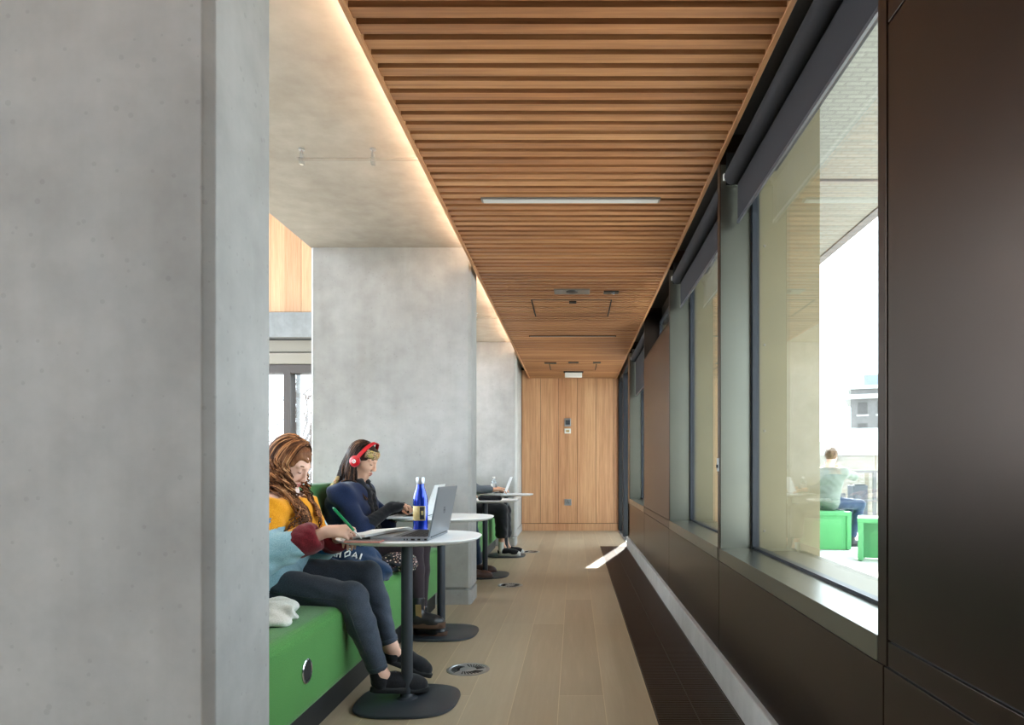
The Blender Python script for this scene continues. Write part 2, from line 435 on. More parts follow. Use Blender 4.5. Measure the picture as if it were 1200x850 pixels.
def nets(G, lo, h):
    s = G < 0; n = np.array(G.shape)
    c = [s[i:n[0]-1+i, j:n[1]-1+j, k:n[2]-1+k] for i in (0, 1) for j in (0, 1) for k in (0, 1)]
    al = c[0].copy(); an = c[0].copy()
    for q in c[1:]: al &= q; an |= q
    act = np.argwhere(an & ~al)
    idx = np.full(n-1, -1, dtype=np.int32); idx[act[:, 0], act[:, 1], act[:, 2]] = np.arange(len(act))
    g = {}
    for i in (0, 1):
        for j in (0, 1):
            for k in (0, 1): g[i, j, k] = G[act[:, 0]+i, act[:, 1]+j, act[:, 2]+k]
    pos = np.zeros((len(act), 3)); cnt = np.zeros(len(act))
    for a in g:
        for ax_ in range(3):
            if a[ax_]: continue
            b = list(a); b[ax_] = 1; b = tuple(b)
            f0, f1 = g[a], g[b]; m = (f0 < 0) != (f1 < 0)
            t = np.where(m, f0/np.where(m, f0-f1, 1), 0)
            p = np.tile(np.array(a, dtype=float), (len(act), 1)); p[:, ax_] += t
            pos[m] += p[m]; cnt[m] += 1
    V = lo+(act+pos/np.maximum(cnt, 1)[:, None])*h
    Fs = []
    for ax_ in range(3):
        u, v = [(1, 2), (2, 0), (0, 1)][ax_]
        sl0 = [slice(1, n[i]-1) for i in range(3)]; sl0[ax_] = slice(0, n[ax_]-1)
        sl1 = list(sl0); sl1[ax_] = slice(1, n[ax_])
        a, b = s[tuple(sl0)], s[tuple(sl1)]
        for m, flip in ((a & ~b, False), (~a & b, True)):
            e = np.argwhere(m); e = e+np.array([0 if i == ax_ else 1 for i in range(3)])
            du = np.zeros(3, int); dv = np.zeros(3, int); du[u] = 1; dv[v] = 1
            q = [e-du-dv, e-dv, e, e-du]
            ids = np.stack([idx[x[:, 0], x[:, 1], x[:, 2]] for x in q], 1)
            Fs.append(ids[:, ::-1] if flip else ids)
    Fs = np.concatenate(Fs); Fs = Fs[(Fs >= 0).all(1)]
    # a little smoothing along edges
    for _ in range(1):
        acc = np.zeros_like(V); ct = np.zeros(len(V))
        for a, b in ((0, 1), (1, 2), (2, 3), (3, 0)):
            np.add.at(acc, Fs[:, a], V[Fs[:, b]]); np.add.at(acc, Fs[:, b], V[Fs[:, a]])
            np.add.at(ct, Fs[:, a], 1); np.add.at(ct, Fs[:, b], 1)
        V = V*.5+.5*acc/np.maximum(ct, 1)[:, None]
    return V, Fs

def sbuild(sdf, name, mats, parent=None, h=.006, pick=None, origin=None, **kw):
    V, Fs = sdf.mesh(h, **kw)
    if not isinstance(mats, (list, tuple)): mats = [mats]
    off = wl(parent) if parent is not None else (Vector(origin) if origin else Vector((0, 0, 0)))
    me = bpy.data.meshes.new(name)
    W = V-np.array(off)
    me.vertices.add(len(W)); me.vertices.foreach_set('co', W.astype(np.float32).ravel())
    me.loops.add(len(Fs)*4); me.loops.foreach_set('vertex_index', Fs.astype(np.int32).ravel())
    me.polygons.add(len(Fs)); me.polygons.foreach_set('loop_start', np.arange(0, len(Fs)*4, 4, dtype=np.int32))
    for m in mats: me.materials.append(m)
    if pick is not None:
        C = V[Fs].mean(1); me.polygons.foreach_set('material_index', pick(C).astype(np.int32))
    me.polygons.foreach_set('use_smooth', np.ones(len(Fs), dtype=bool))
    me.update(calc_edges=True); me.validate()
    o = bpy.data.objects.new(name, me); COL.objects.link(o)
    if parent is not None: o.parent = parent
    elif origin: o.location = origin
    return o
SKY, SUN, EXPO, LEFT_FILL = 3.2, 14.0, 1.24, 250
# ------------------------------------------------------------------ the setting
def struct(o, label=None): return tag(o, label, None, None, 'structure')
XW, XG = .72, .885         # face of the bronze wall, plane of the glass
CZ = 2.75                  # concrete soffit
# floor, with the trench for the heating grille cut out of it
f = MB()
f.box(-7.6, .345, -6, 12, -.2, 0); f.box(.345, .7, 9.2, 12, -.2, 0); f.box(.345, .7, -6, -3, -.2, 0); f.box(.7, 1.0, 9.2, 12, -.2, 0)
struct(f.build('floor', M['floor']))
t = MB(); t.box(.335, .71, -3.02, 9.21, -.2, -.12); t.box(.335, .349, -3.02, 9.21, -.12, -.002); t.box(.696, .71, -3.02, 9.21, -.12, -.002)
struct(t.build('floor_trim', M['trench']))
g = MB()
y = -3.0
while y < 9.19:
    g.box(.352, .693, y, y+.011, -.022, -.001); y += .021
for x in (.349, .52, .691): g.box(x, x+.004, -3, 9.2, -.03, .001)
tag(g.build('floor_grille', M['grille'], origin=(.52, 3, -.02)), 'long brown metal heating grille set in the floor beside the concrete kerb', 'floor grille')
k = MB(); k.box(.70, .98, -6, 9.16, -.2, .138)
struct(k.build('kerb_trim', M['kerb'], bevel=.006))

# concrete soffit
c = MB(); c.box(-2.03, 1.0, -6, 9.55, CZ, CZ+.35); c.box(-.9, 1.0, 9.55, 12, CZ, CZ+.35)
struct(c.build('ceiling', M['concrete_soffit']))
# slatted timber ceiling: frame, slats and dark backing
sc = MB()
y = 2.266-.028-.085*30
Y1 = 11.49
gaps = []
while y < Y1-.06:
    yc = y+.028
    x0, x1 = -.742, .697
    # two places where slots and the linear lights interrupt the slats
    if 3.62 < yc < 3.72 and False: pass
    sc.box(x0, x1, y, y+.053, 2.562, 2.632)
    y += .085
slat = sc.build('slat_ceiling', M['slat_wood']); struct(slat)
fr = MB()
fr.box(-.762, -.742, -.6, Y1, 2.555, 2.66); fr.box(.697, .717, -.6, Y1, 2.555, 2.66); fr.box(-.742, .697, -.62, -.6, 2.555, 2.66)
struct(fr.build('ceiling_frame', M['trim_wood'], bevel=.002))
bk = MB(); bk.box(-.742, .697, -.6, Y1, 2.64, 2.66)  # dark board added above the slats to stop cove glow leaking through
struct(bk.build('ceiling_glow_stop', simple('backing_board', '#33231a', .8)))
ld = MB(); ld.box(-.752, -.735, 1.85, 5.2, 2.662, 2.672); ld.box(-.752, -.735, 5.6, 9.15, 2.662, 2.672); ld.box(-.752, -.735, -.6, 1.45, 2.662, 2.672)
struct(ld.build('ceiling_cove', M['led']))

# concrete piers
def pillar(y0, y1, x0=-2.03, x1=-.795, ch=.02):
    m = MB()
    def oct_(z0, z1, ins):
        a, b, c_, d = x0+ins, x1-ins, y0+ins, y1-ins
        L = [(a+ch, c_), (b-ch, c_), (b, c_+ch), (b, d-ch), (b-ch, d), (a+ch, d), (a, d-ch), (a, c_+ch)]
        vs = [(x, y, z0) for x, y in L]+[(x, y, z1) for x, y in L]
        m.add(vs, [tuple(range(8))[::-1], tuple(range(8, 16))]+[(i, (i+1) % 8, 8+(i+1) % 8, 8+i) for i in range(8)], False)
    oct_(0, .112, -.002); oct_(.112, .13, .014); oct_(.13, CZ, 0)
    return struct(m.build('concrete_pillar', M['concrete'], bevel=.003))
pillar(1.495, 1.80); pillar(5.25, 5.57); pillar(9.2, 9.5, -2.45)  # far pier widened out of view to block the bright west reflection
pillar(-2.3, -2.0)
m = MB(); m.box(-2.03, -.89, 9.5, 11.6, 0, CZ); m.box(-.89, -.878, 9.5, 11.49, 0, .11)
struct(m.build('wall_side', M['concrete']))

# timber end wall
m = MB()
edges = [-.878, -.617, -.36, -.103, .154, .411, .668, .745]
edges = [P(px, 0, 11.5).x for px in (611.3, 633.5, 654.6, 676.5, 698.3, 719.3, 724.6)]
for a, b in zip(edges[:-1], edges[1:]): m.box(a+.0025, b-.0025, 11.49, 11.52, .125, 2.7)
struct(m.build('wall_end', M['panel_wood'], bevel=.0015))
m = MB(); m.box(-.95, .95, 11.51, 11.7, 0, CZ)
struct(m.build('wall_backing', M['dark_void']))
m = MB(); m.box(edges[0]+.003, edges[-1]-.003, 11.47, 11.515, 0, .118)
struct(m.build('baseboard_end', M['panel_wood']))

# bronze clad wall on the right
w = MB()
def panel(y0, y1, z0, z1, x0=XW, g=.003): w.box(x0, x0+.012, y0+g, y1-g, z0+g, z1-g)
def dark(mb, y0, y1, z0, z1): mb.box(XW+.008, .93, y0, y1, z0, z1)
dk = MB()
def under(y0, y1):
    panel(y0, y1, .142, .592)
for y0, y1 in ((1.59, 3.40), (3.40, 5.19), (5.19, 7.02), (7.02, 9.14), (-.2, 1.59), (-2.1, -.2), (-4.0, -2.1), (-6, -4.0)): under(y0, y1)
w.box(XW+.012, XW+.02, -6, 9.14, .138, .15)
dark(dk, -6, 9.14, .139, .59)
# upper strips
for y0, y1 in ((-.2, 1.57), (5.19, 7.02)):
    panel(y0, y1, .592, .654)
panel(-.2, 1.57, .654, 2.07); panel(-.2, 1.57, 2.07, 2.70)
panel(5.19, 7.02, .654, 2.16)
dark(dk, -.2, 1.57, .59, CZ); dark(dk, 5.2, 7.01, .59, 2.15)
w.box(XW, .93, 5.19, 7.02, 2.16, 2.172)
# mullions
for y0, y1 in ((1.575, 1.62), (3.375, 3.43), (5.165, 5.19), (7.02, 7.05), (8.90, 9.15), (-.23, -.2), (-2.13, -2.08), (-4.0, -3.95)):
    w.box(XW, .90, y0, y1, .592 if y0 < 8 else 0.0, 2.70)
struct(w.build('wall_right', M['bronze'], bevel=.0015))
struct(dk.build('wall_core', M['dark_void']))
# head lining above the windows and the wall strip over the right piers
h_ = MB(); h_.box(.73, 1.0, -6, 11.5, 2.70, CZ); h_.box(.90, 1.0, -6, 11.5, 2.52, 2.70)
struct(h_.build('wall_lining', M['dark_void']))

def window(n, y0, y1, z0=.654, z1=2.55, fin=True, sill=True):
    """reveal and sill in metal, black gasket frame, one pane, deep beige outer reveal"""
    if sill:
        s_ = MB(); s_.box(XW-.002, XG+.03, y0, y1, z0-.062, z0); sl = s_.build('window_sill', M['sill_metal'], bevel=.0015); struct(sl)
        r = MB(); r.box(XW+.004, XG+.03, y1-.003, y1+.003, z0, z1); r.box(XW+.004, XG+.03, y0-.003, y0+.003, z0, z1)
        struct(r.build('window_reveal', M['sill_metal']))
    fr = MB()
    fr.box(XG-.012, XG+.022, y1-.033, y1-.003, z0, z1); fr.box(XG-.012, XG+.022, y0+.003, y0+.012, z0, z1)
    fr.box(XG-.008, XG+.022, y0, y1, z0, z0+.012); fr.box(XG-.012, XG+.022, y0, y1, z1-.03, z1)
    wn = struct(fr.build('window_%d' % n, M['black_metal']))
    gl = MB(); gl.box(XG, XG+.008, y0+.008, y1-.02, z0+.006, z1-.02); struct(gl.build('window_glass', M['glass'], wn))
    return wn
def fin(y, x1=1.215, z0=-.05, z1=2.98):
    m = MB(); m.box(XG+.024, x1, y-.035, y+.035, z0, z1)
    o = struct(m.build('wall_fin', M['beige_metal'], bevel=.002))
    b = MB()
    for z in (.74, 1.235, 1.66, 2.15):
        b.lathe([(.007, 0), (.007, .002), (.004, .005)], (XG+.055, y-.035, z), 10, (0, -1, 0))
    struct(b.build('wall_fin_bolt', M['grey_plastic'], o))
    return o
window(1, 1.62, 3.375); window(2, 3.43, 5.165); window(3, 7.05, 8.90);  
window(6, 5.22, 7.0, 2.19, 2.55, sill=False)
for y in (3.41, 5.20, 7.03, 9.0, 1.56, -.25, -2.1, -4.0): fin(y)
dk5 = MB(); dk5.box(XW, .93, -4.0, -.2, .592, 2.7); struct(dk5.build('wall_light_stop', M['bronze']))  # unseen panel added over the window bays to darken the near pier's front
# outer sills and outer faces below the windows
m = MB(); m.box(XG+.022, 1.14, -6, 9.2, -.05, .64); struct(m.build('wall_outer', M['beige_metal']))

# glazed door at the far right
fr = MB(); y0, y1 = 9.15, 11.47
for a, b in ((9.15, 9.2), (11.40, 11.49)): fr.box(.745, .90, a, b, 0, 2.7)
fr.box(.745, .90, 10.42, 10.5, 0, 2.7); fr.box(.745, .80, 9.2, 11.4, 2.5, 2.7); fr.box(.85, .9, 9.2, 11.4, 2.45, 2.7)
fr.box(.90, 1.0, 11.2, 11.5, 0, 2.7)
d = struct(fr.build('door_1', M['black_metal'], bevel=.002))
gl = MB(); gl.box(.86, .868, 9.2, 10.42, .03, 2.5); gl.box(.86, .868, 10.5, 11.4, .03, 2.5); struct(gl.build('door_glass', M['glass'], d))
th = MB(); th.box(.73, .76, 9.16, 11.4, 0, .012); th.box(.775, .79, 9.16, 11.4, 0, .016); th.box(.86, .88, 9.16, 11.4, 0, .03)
struct(th.build('door_sill', M['steel'], d))

# roller blinds
def blind(y0, y1, zb, label, glab='roller blinds at the windows'):
    root = thing('roller_blind', ((.79), (y0+y1)/2, zb), label, 'roller blind', glab)
    r = MB(); r.tube([(.775, y0+.03, 2.475), (.775, y1-.04, 2.475)], .042, 28); r.build('roll', M['blind'], root)
    f_ = MB(); f_.box(.797, .799, y0+.03, y1-.045, zb+.012, 2.475); f_.build('fabric', M['blind'], root)
    hb = MB(); hb.box(.793, .803, y0+.03, y1-.045, zb, zb+.014); hb.build('hem_bar', M['hem'], root)
    for yy in (y0+.012, y1-.026):
        b = MB(); b.box(.745, .805, yy, yy+.006, 2.44, 2.60); b.lathe([(.014, 0), (.014, .012), (.008, .016)], (.775, yy-.008 if yy > (y0+y1)/2 else yy+.008, 2.475), 16, (0, 1, 0))
        b.build('bracket', M['chrome'], root)
        kk = MB(); kk.box(.732, .745, yy-.006, yy+.012, 2.465, 2.495); kk.build('bracket_clip', M['white_plastic'], root)
    return root
blind(1.62, 3.375, 2.245, 'large dark grey roller blind on the nearest window')
blind(3.43, 5.165, 2.25, 'dark grey roller blind on the second window, past the nearest mullion')
blind(7.05, 8.90, 1.98, 'dark grey roller blind pulled lowest, on the far window by the wooden end wall')
# small latch on the mullion between the windows
l = MB(); l.box(XW-.006, XW, 3.385, 3.42, 1.035, 1.10); lo = l.build('window_latch', M['steel'], origin=(XW, 3.4, 1.06))
tag(lo, 'small steel latch plate on the bronze mullion between the two nearest windows', 'latch')
l = MB(); l.box(XW-.012, XW-.006, 3.39, 3.415, 1.052, 1.068); l.build('latch_slot', M['rubber_black'], lo)

# ---- the tall space beyond the piers
m = MB()
x = -7.5
while x < -.95:
    m.box(x+.003, x+.537, 12.0, 12.04, 3.80, 6.0); x += .54
struct(m.build('wall_upper', M['pale_wood'], bevel=.002))
m = MB(); m.box(-7.6, -.95, 12.03, 12.3, 3.77, 6.0); struct(m.build('wall_upper_backing', M['dark_void']))
m = MB(); m.box(-7.6, -.95, 11.85, 12.25, 3.33, 3.76)
struct(m.build('concrete_beam', concrete('beam_concrete', '#74787c', '#858a8e', False)))
m = MB(); m.box(-7.6, -.95, 12.0, 12.25, 3.10, 3.30); m.box(-7.6, -.95, 11.95, 12.25, 2.88, 3.07)
struct(m.build('wall_band', simple('beige_panel', '#79756b', .6)))
m = MB(); z1 = 2.87
m.box(-7.6, -.95, 11.98, 12.2, 2.72, z1); m.box(-7.6, -.95, 11.98, 12.2, 0, .1)
for x in (-7.5, -6.3, -5.03, -3.8, -2.6, -1.4): m.box(x-.07, x+.05, 11.97, 12.2, .1, 2.75)
wn = struct(m.build('window_7', simple('brown_frame', '#2e2520', .5)))
g_ = MB(); g_.box(-7.6, -.95, 12.1, 12.108, .1, 2.72); struct(g_.build('window_glass', M['glass_clear'], wn))
m = MB()
for x in (-7.4, -6.2, -4.93, -3.7, -2.5, -1.3): m.box(x-.04, x+.04, 12.2, 12.3, .1, 2.72)
struct(m.build('window_frame', M['steel'], wn))
m = MB(); m.box(-7.6, -2.03, -6, 12.3, 6.0, 6.2); struct(m.build('roof_ceiling', simple('white_ceiling', '#d8d6d0', .8)))
m = MB(); m.box(-2.03, -1.75, -6, 12, CZ+.34, 6.0); struct(m.build('wall_left', M['concrete_soffit']))
m = MB(); m.box(-7.6, 1.0, -6.2, -6, -.2, 6.2); struct(m.build('wall_back', simple('grey_wall', '#8a8681', .8)))
# glazed west side
m = MB()
for k_ in range(13): m.box(-7.62, -7.5, -6+1.5*k_-.03, -6+1.5*k_+.03, 0, 6.0)
for z in (0, 3.0, 5.9): m.box(-7.62, -7.5, -6, 12.2, z, z+.1)
wn = struct(m.build('window_8', simple('dark_frame', '#3b3632', .5)))
g_ = MB(); g_.box(-7.57, -7.562, -6, 12.2, .05, 5.95); struct(g_.build('window_glass', M['glass_clear'], wn))

# ------------------------------------------------------------------ outside
m = MB(); m.box(.9, 16, -6, 15.6, -.2, -.04); struct(m.build('terrace_floor', M['paving']))
m = MB(); m.box(-60, 60, -40, 120, -8.2, -8); struct(m.build('street_ground', simple('asphalt', '#8d8d8a', .9, 0, .1, 1)))
m = MB(); m.box(.9, 2.28, -6, 11.6, 3.0, 3.06); struct(m.build('canopy_ceiling', M['soffit_brick']))
m = MB(); m.box(2.26, 2.34, -6, 11.6, 2.99, 3.5); m.box(.9, 2.26, 4.6, 4.62, 2.985, 3.0); m.box(.9, 2.26, 8.2, 8.22, 2.985, 3.0); m.box(.9, 2.26, 1.2, 1.22, 2.985, 3.0)
struct(m.build('canopy_trim', M['tower']))
m = MB(); m.box(.88, 2.30, -6, 11.6, 3.06, 6.2); struct(m.build('outer_wall', M['brick']))

# building walls across the street, with a teal roof and a white parapet
def outside(name, label, cat): return thing(name, (0, 0, 0), label, cat)
b = thing('brick_building', (14, 26, -8), 'pale brick building with white parapet and teal roof beyond the terrace railing', 'building')
m = MB(); m.box(2, 30, 26, 36, -8, 1.55); m.build('wall', M['brick'], b)
m = MB(); m.box(1.9, 30.1, 25.9, 26.1, 1.55, 2.05); m.build('parapet', M['render_pale'], b)
m = MB(); m.hexa([(2, 27, 2.0), (30, 27, 2.0), (30, 36, 2.0), (2, 36, 2.0)], [(2.5, 29, 2.75), (29.5, 29, 2.75), (29.5, 34, 2.75), (2.5, 34, 2.75)]); m.box(2, 30, 26.1, 36, 1.5, 2.0); m.build('roof', M['roof_teal'], b)
for i in range(10):
    m = MB(); x = 4+2.6*i; m.box(x, x+1.1, 25.93, 26.0, -1.4, .1); m.build('window', M['steel_lap'], b)
t = tw_ = thing('tower_block', (25.1, 62, -8), 'grey brick tower with projecting top storey beyond the brick building', 'building')
m = MB(); m.box(25.1, 31, 62, 70, -8, 8.2); m.build('wall', M['tower'], t)
m = MB(); m.box(24.6, 31.5, 61.5, 70.5, 7.3, 7.7); m.box(24.8, 31.3, 61.7, 70.3, 8.2, 8.5); m.build('cornice', M['render_pale'], t)
m = MB(); m.box(26.2, 30.4, 63, 69, 8.5, 9.6); m.build('roof', simple('lead_roof', '#6f7a86', .6), t)
for zi, z in enumerate((-1, 1.4, 3.8, 5.9)):
    for x in (25.7, 27.3, 28.9):
        m = MB(); m.box(x, x+.8, 61.96, 62.02, z, z+1.3 if zi < 3 else z+1.1); fr_ = m.build('window', M['dark_plastic'], t)
        m = MB(); m.box(x-.1, x+.9, 61.9, 62.02, z-.15, z); m.build('window_sill', M['render_pale'], fr_)
tw_.rotation_euler.z = -.42
# glass balustrade with rail
r = thing('terrace_railing', (6, 15, 0), 'metal railing with glass screens along the edge of the terrace', 'railing')
m = MB(); m.box(2.4, 12, 14.98, 15.03, .95, 1.0); m.box(2.4, 12, 14.98, 15.03, .33, .36); m.build('rail', M['tower'], r)
for x in (2.9, 4.75, 6.6, 8.45, 10.3):
    m = MB(); m.box(x-.03, x+.03, 14.97, 15.05, -.04, 1.0); m.build('post', M['tower'], r)
for x in (2.92, 4.17, 5.45, 6.74, 8.0, 9.3):
    m = MB(); m.box(x, x+1.24, 15.2, 15.212, -.04, 1.95); m.build('glass_screen', M['glass_clear'], r)
# planter box by the railing
p = thing('planter', (5.5, 13.4, -.04), 'dark square planter standing by the terrace railing', 'planter')
m = MB(); m.box(5.44, 5.72, 13.3, 13.6, -.04, .72); m.build('box', M['slate_metal'], p, bevel=.01)
m = MB(); m.box(5.47, 5.69, 13.33, 13.57, .72, .74); m.build('soil', M['dark_void'], p)
# green outdoor benches
def bench_u(x0, x1, y0, y1, zt, label, closed=False):
    root = thing('outdoor_bench', ((x0+x1)/2, (y0+y1)/2, -.04), label, 'bench', 'green benches on the terrace')
    m = MB(); m.box(x0, x1, y0, y1, zt-.06, zt); m.build('seat', M['bench_green'], root, bevel=.012)
    for a in (x0, x1-.07):
        m = MB(); m.box(a+.004, a+.066, y0+.004, y1-.004, -.03, zt-.05); m.build('side_panel', M['bench_green'], root, bevel=.008)
    m = MB(); m.box(x0+.06, x1-.06, (y0+.02 if closed else y0+.30), (y0+.05 if closed else y0+.34), -.03, zt-.05); m.build('apron', M['bench_green'], root)
    for a in (x0+.02, x1-.05):
        m = MB(); m.box(a, a+.03, y0+.03, y0+.06, -.04, -.02); m.build('foot', M['rubber_black'], root)
    return root
bench_u(2.62, 3.68, 9.05, 10.0, .475, 'green box bench on the terrace with the person seated on it', True)
bb_ = bench_u(3.39, 4.6, 7.95, 8.45, .47, 'green open-sided bench on the terrace nearer the window, with nobody on it'); bb_.rotation_euler.z = -.40; bb_.location.y -= .22; bb_.location.x += -.03
# bare winter trees beyond the far window on the left
def tree(x, y, z0, hgt, label, seed):
    rnd = random.Random(seed)
    root = thing('bare_tree', (x, y, z0), label, 'tree', 'bare trees beyond the far window')
    tr = MB(); br = MB()
    tr.tube([(x, y, z0), (x+.1, y, z0+hgt*.3), (x, y, z0+hgt*.62)], [.2, .16, .08], 8)
    def grow(p, d, L, r, dep):
        q = p+d*L; q2 = p+d*L*.5+Vector((rnd.uniform(-1, 1), rnd.uniform(-1, 1), rnd.uniform(-1, 1)))*L*.06
        br.tube([p, q2, q], [r, r*.8, r*.55], 4, False)
        if dep == 0: return
        for _ in range(3):
            nd = (d+Vector((rnd.uniform(-1, 1), rnd.uniform(-1, 1), rnd.uniform(-.35, .9)))*.75).normalized()
            grow(p+d*L*rnd.uniform(.5, 1), nd, L*.68, r*.55, dep-1)
    for i in range(15):
        a = rnd.uniform(0, 2*PI); zz = z0+hgt*rnd.uniform(.25, .62)
        grow(Vector((x, y, zz)), Vector((math.cos(a), math.sin(a), .8)).normalized(), hgt*.17, .10, 5)
    mt = simple('tree_bark', '#5a4d44', .9) if 'tree_bark' not in bpy.data.materials else bpy.data.materials['tree_bark']
    tr.build('trunk', mt, root); br.build('branches', mt, root)
tree(-11.7, 27, -8, 15, 'bare brown winter tree seen through the far left window, the nearer of two', 3)
tree(-15.5, 38, -8, 16.5, 'bare brown winter tree seen through the far left window, the further of two', 5)
# ------------------------------------------------------------------ ceiling fittings
def cpos(px, py, z=2.56):
    Y = (z-H)*F/(549-py); return (px-673)*Y/F, Y
# linear light
x0, Y = cpos(564, 234); x1, _ = cpos(773.5, 234)
r = thing('linear_ceiling_light', ((x0+x1)/2, Y, 2.56), 'long thin white linear light recessed across the slatted timber ceiling', 'ceiling light')
m = MB(); m.box(x0, x1, Y-.03, Y+.03, 2.553, 2.60); m.build('housing', M['grey_plastic'], r)
m = MB(); m.box(x0+.012, x1-.012, Y-.02, Y+.024, 2.549, 2.5535); m.build('diffuser', M['lamp'], r)
# dark unlit linear slot further on
x0, Y = cpos(620, 394); x1, _ = cpos(722, 394)
r = thing('ceiling_slot_light', ((x0+x1)/2, Y, 2.56), 'narrow dark linear slot across the slatted ceiling beyond the access hatch', 'ceiling light')
m = MB(); m.box(x0, x1, Y-.022, Y+.022, 2.556, 2.60); m.build('housing', M['slot_dark'], r)
m = MB(); m.box(x0+.01, x1-.01, Y-.008, Y+.008, 2.553, 2.557); m.build('diffuser', M['grey_plastic'], r)
# grey control plate and sensor
def ceil_plate(px0, px1, py, dy, label, name, mat, z=2.552):
    x0, Y = cpos(px0, py); x1, _ = cpos(px1, py)
    o = thing(name, ((x0+x1)/2, Y, 2.56), label, 'ceiling fitting')
    m = MB(); m.box(x0, x1, Y-dy, Y+dy, z, 2.60); m.build('plate', mat, o, bevel=.002)
    return o, (x0+x1)/2, Y
o, x, Y = ceil_plate(649.5, 691, 341.5, .075, 'grey rectangular plate with a small dark sensor in the slatted ceiling', 'ceiling_plate', M['grey_plastic'])
m = MB(); m.lathe([(.05, 0), (.05, -.006), (.02, -.012)], (x, Y-.02, 2.552), 24); m.build('sensor', M['dark_plastic'], o)
o, x, Y = ceil_plate(707.5, 725, 342.5, .04, 'small dark sensor box with chrome dot beside the grey ceiling plate', 'ceiling_sensor', M['dark_plastic'])
m = MB(); m.lathe([(.016, 0), (.016, -.008), (.006, -.014)], (x+.015, Y, 2.552), 16); m.build('detector_head', M['chrome'], o)
o, x, Y = ceil_plate(667, 675.5, 354, .03, 'tiny dark sensor in the slatted ceiling at the edge of the access hatch', 'ceiling_sensor', M['slot_dark'])
for a, b, py, lab in ((638, 652, 425.5, 'dark slotted sensor left of the middle one, near the far end of the slatted ceiling'),
                      (666, 678, 424.8, 'small dark sensor in the middle of the three near the end of the ceiling'),
                      (695, 704, 425, 'dark sensor nearest the windows of the three near the end of the ceiling')):
    ceil_plate(a, b, py, .05, lab, 'ceiling_sensor', M['dark_plastic'])
# access hatches: dark joint lines cut into the slats
def hatch(pa, pb, ya, yb, label):
    x0, Y0 = cpos(pa, ya); x1, _ = cpos(pb, ya); _, Y1_ = cpos(pa, yb)
    o = thing('access_hatch', ((x0+x1)/2, (Y0+Y1_)/2, 2.56), label, 'access hatch', 'access hatches in the slatted ceiling')
    for nm, bx in (('side_joint', (x0, x0+.012, Y1_, Y0)), ('side_joint', (x1-.012, x1, Y1_, Y0)), ('end_joint', (x0, x1, Y0-.006, Y0+.006)), ('end_joint', (x0, x1, Y1_-.006, Y1_+.006))):
        m = MB(); m.box(*bx, 2.5605, 2.60); m.build(nm, M['slot_dark'], o)
hatch(627, 713, 371, 352, 'rectangular access hatch in the slatted ceiling behind the grey plate')
hatch(645, 698, 434, 427, 'small access hatch in the slatted ceiling near the wooden end wall')
# hanging white emergency box
x0, Y = cpos(662, 436); x1, _ = cpos(682, 436)
o = thing('ceiling_emergency_light', ((x0+x1)/2, Y, 2.50), 'white emergency light box hanging under the far end of the slatted ceiling', 'emergency light')
m = MB(); m.box(x0, x1, Y-.04, Y+.04, 2.475, 2.545); m.build('box', M['white_plastic'], o, bevel=.006)
m = MB(); m.box(x0-.02, x1+.02, Y-.05, Y+.05, 2.545, 2.562); m.build('bracket', M['dark_plastic'], o)

# sprinkler pipes under the soffit with their hangers
def pipe(Y, label, x0=-1.47):
    o = thing('sprinkler_pipe', (x0, Y, 2.70), label, 'pipe', 'pipes under the concrete soffit')
    m = MB(); m.tube([(x0, Y, 2.693), (.6, Y, 2.693)], .0085, 12); m.build('pipe', M['concrete_soffit'], o)
    for xx in (x0+.02, x0+.40, x0+1.2):
        h = MB(); h.tube([(xx, Y, 2.75), (xx, Y, 2.70)], .005, 8); h.tube([(xx, Y, 2.75), (xx, Y, 2.742)], .016, 12)
        h.box(xx-.006, xx+.006, Y-.012, Y+.012, 2.70, 2.725); h.build('hanger', M['steel'], o)
        h = MB(); h.box(xx-.010, xx+.010, Y-.013, Y+.013, 2.665, 2.70); h.build('clamp', M['clear_plastic'], o)
    return o
pipe(3.63, 'thin pipe on steel hangers under the concrete soffit, nearer the camera')
pipe(7.46, 'thin pipe on steel hangers under the soffit beyond the middle concrete pier')

# end wall fittings
def wallbox(px0, px1, py0, py1, name, label, cat, mat, t=.018):
    a = P(px0, py1, 11.49); b = P(px1, py0, 11.49)
    o = thing(name, ((a.x+b.x)/2, 11.49, a.z), label, cat)
    m = MB(); m.box(a.x, b.x, 11.49-t, 11.492, a.z, b.z); m.build('body', mat, o, bevel=.003)
    return o, a, b
o, a, b = wallbox(661.5, 669, 490.5, 500, 'thermostat', 'silver thermostat on the timber end wall above the white switch', 'thermostat', M['steel'])
m = MB(); m.box(a.x+.02, b.x-.015, 11.465, 11.473, a.z+.03, b.z-.03); m.build('screen', M['slate_metal'], o)
o, a, b = wallbox(661.5, 669, 502.5, 508.2, 'wall_switch', 'white call point switch on the timber end wall below the thermostat', 'switch', M['white_plastic'])
m = MB(); m.box(a.x+.025, b.x-.025, 11.465, 11.473, a.z+.02, b.z-.025); m.build('button', simple('amber_button', '#b89a66', .5), o)
o, a, b = wallbox(661.5, 669.5, 585, 592.5, 'power_socket', 'brushed steel power socket low on the timber end wall', 'socket', M['steel'])
m = MB()
for dx, dz in ((0, .02), (-.015, -.01), (.015, -.01)): m.box((a.x+b.x)/2+dx-.005, (a.x+b.x)/2+dx+.005, 11.466, 11.473, (a.z+b.z)/2+dz-.008, (a.z+b.z)/2+dz+.008)
m.build('socket_holes', M['dark_plastic'], o)

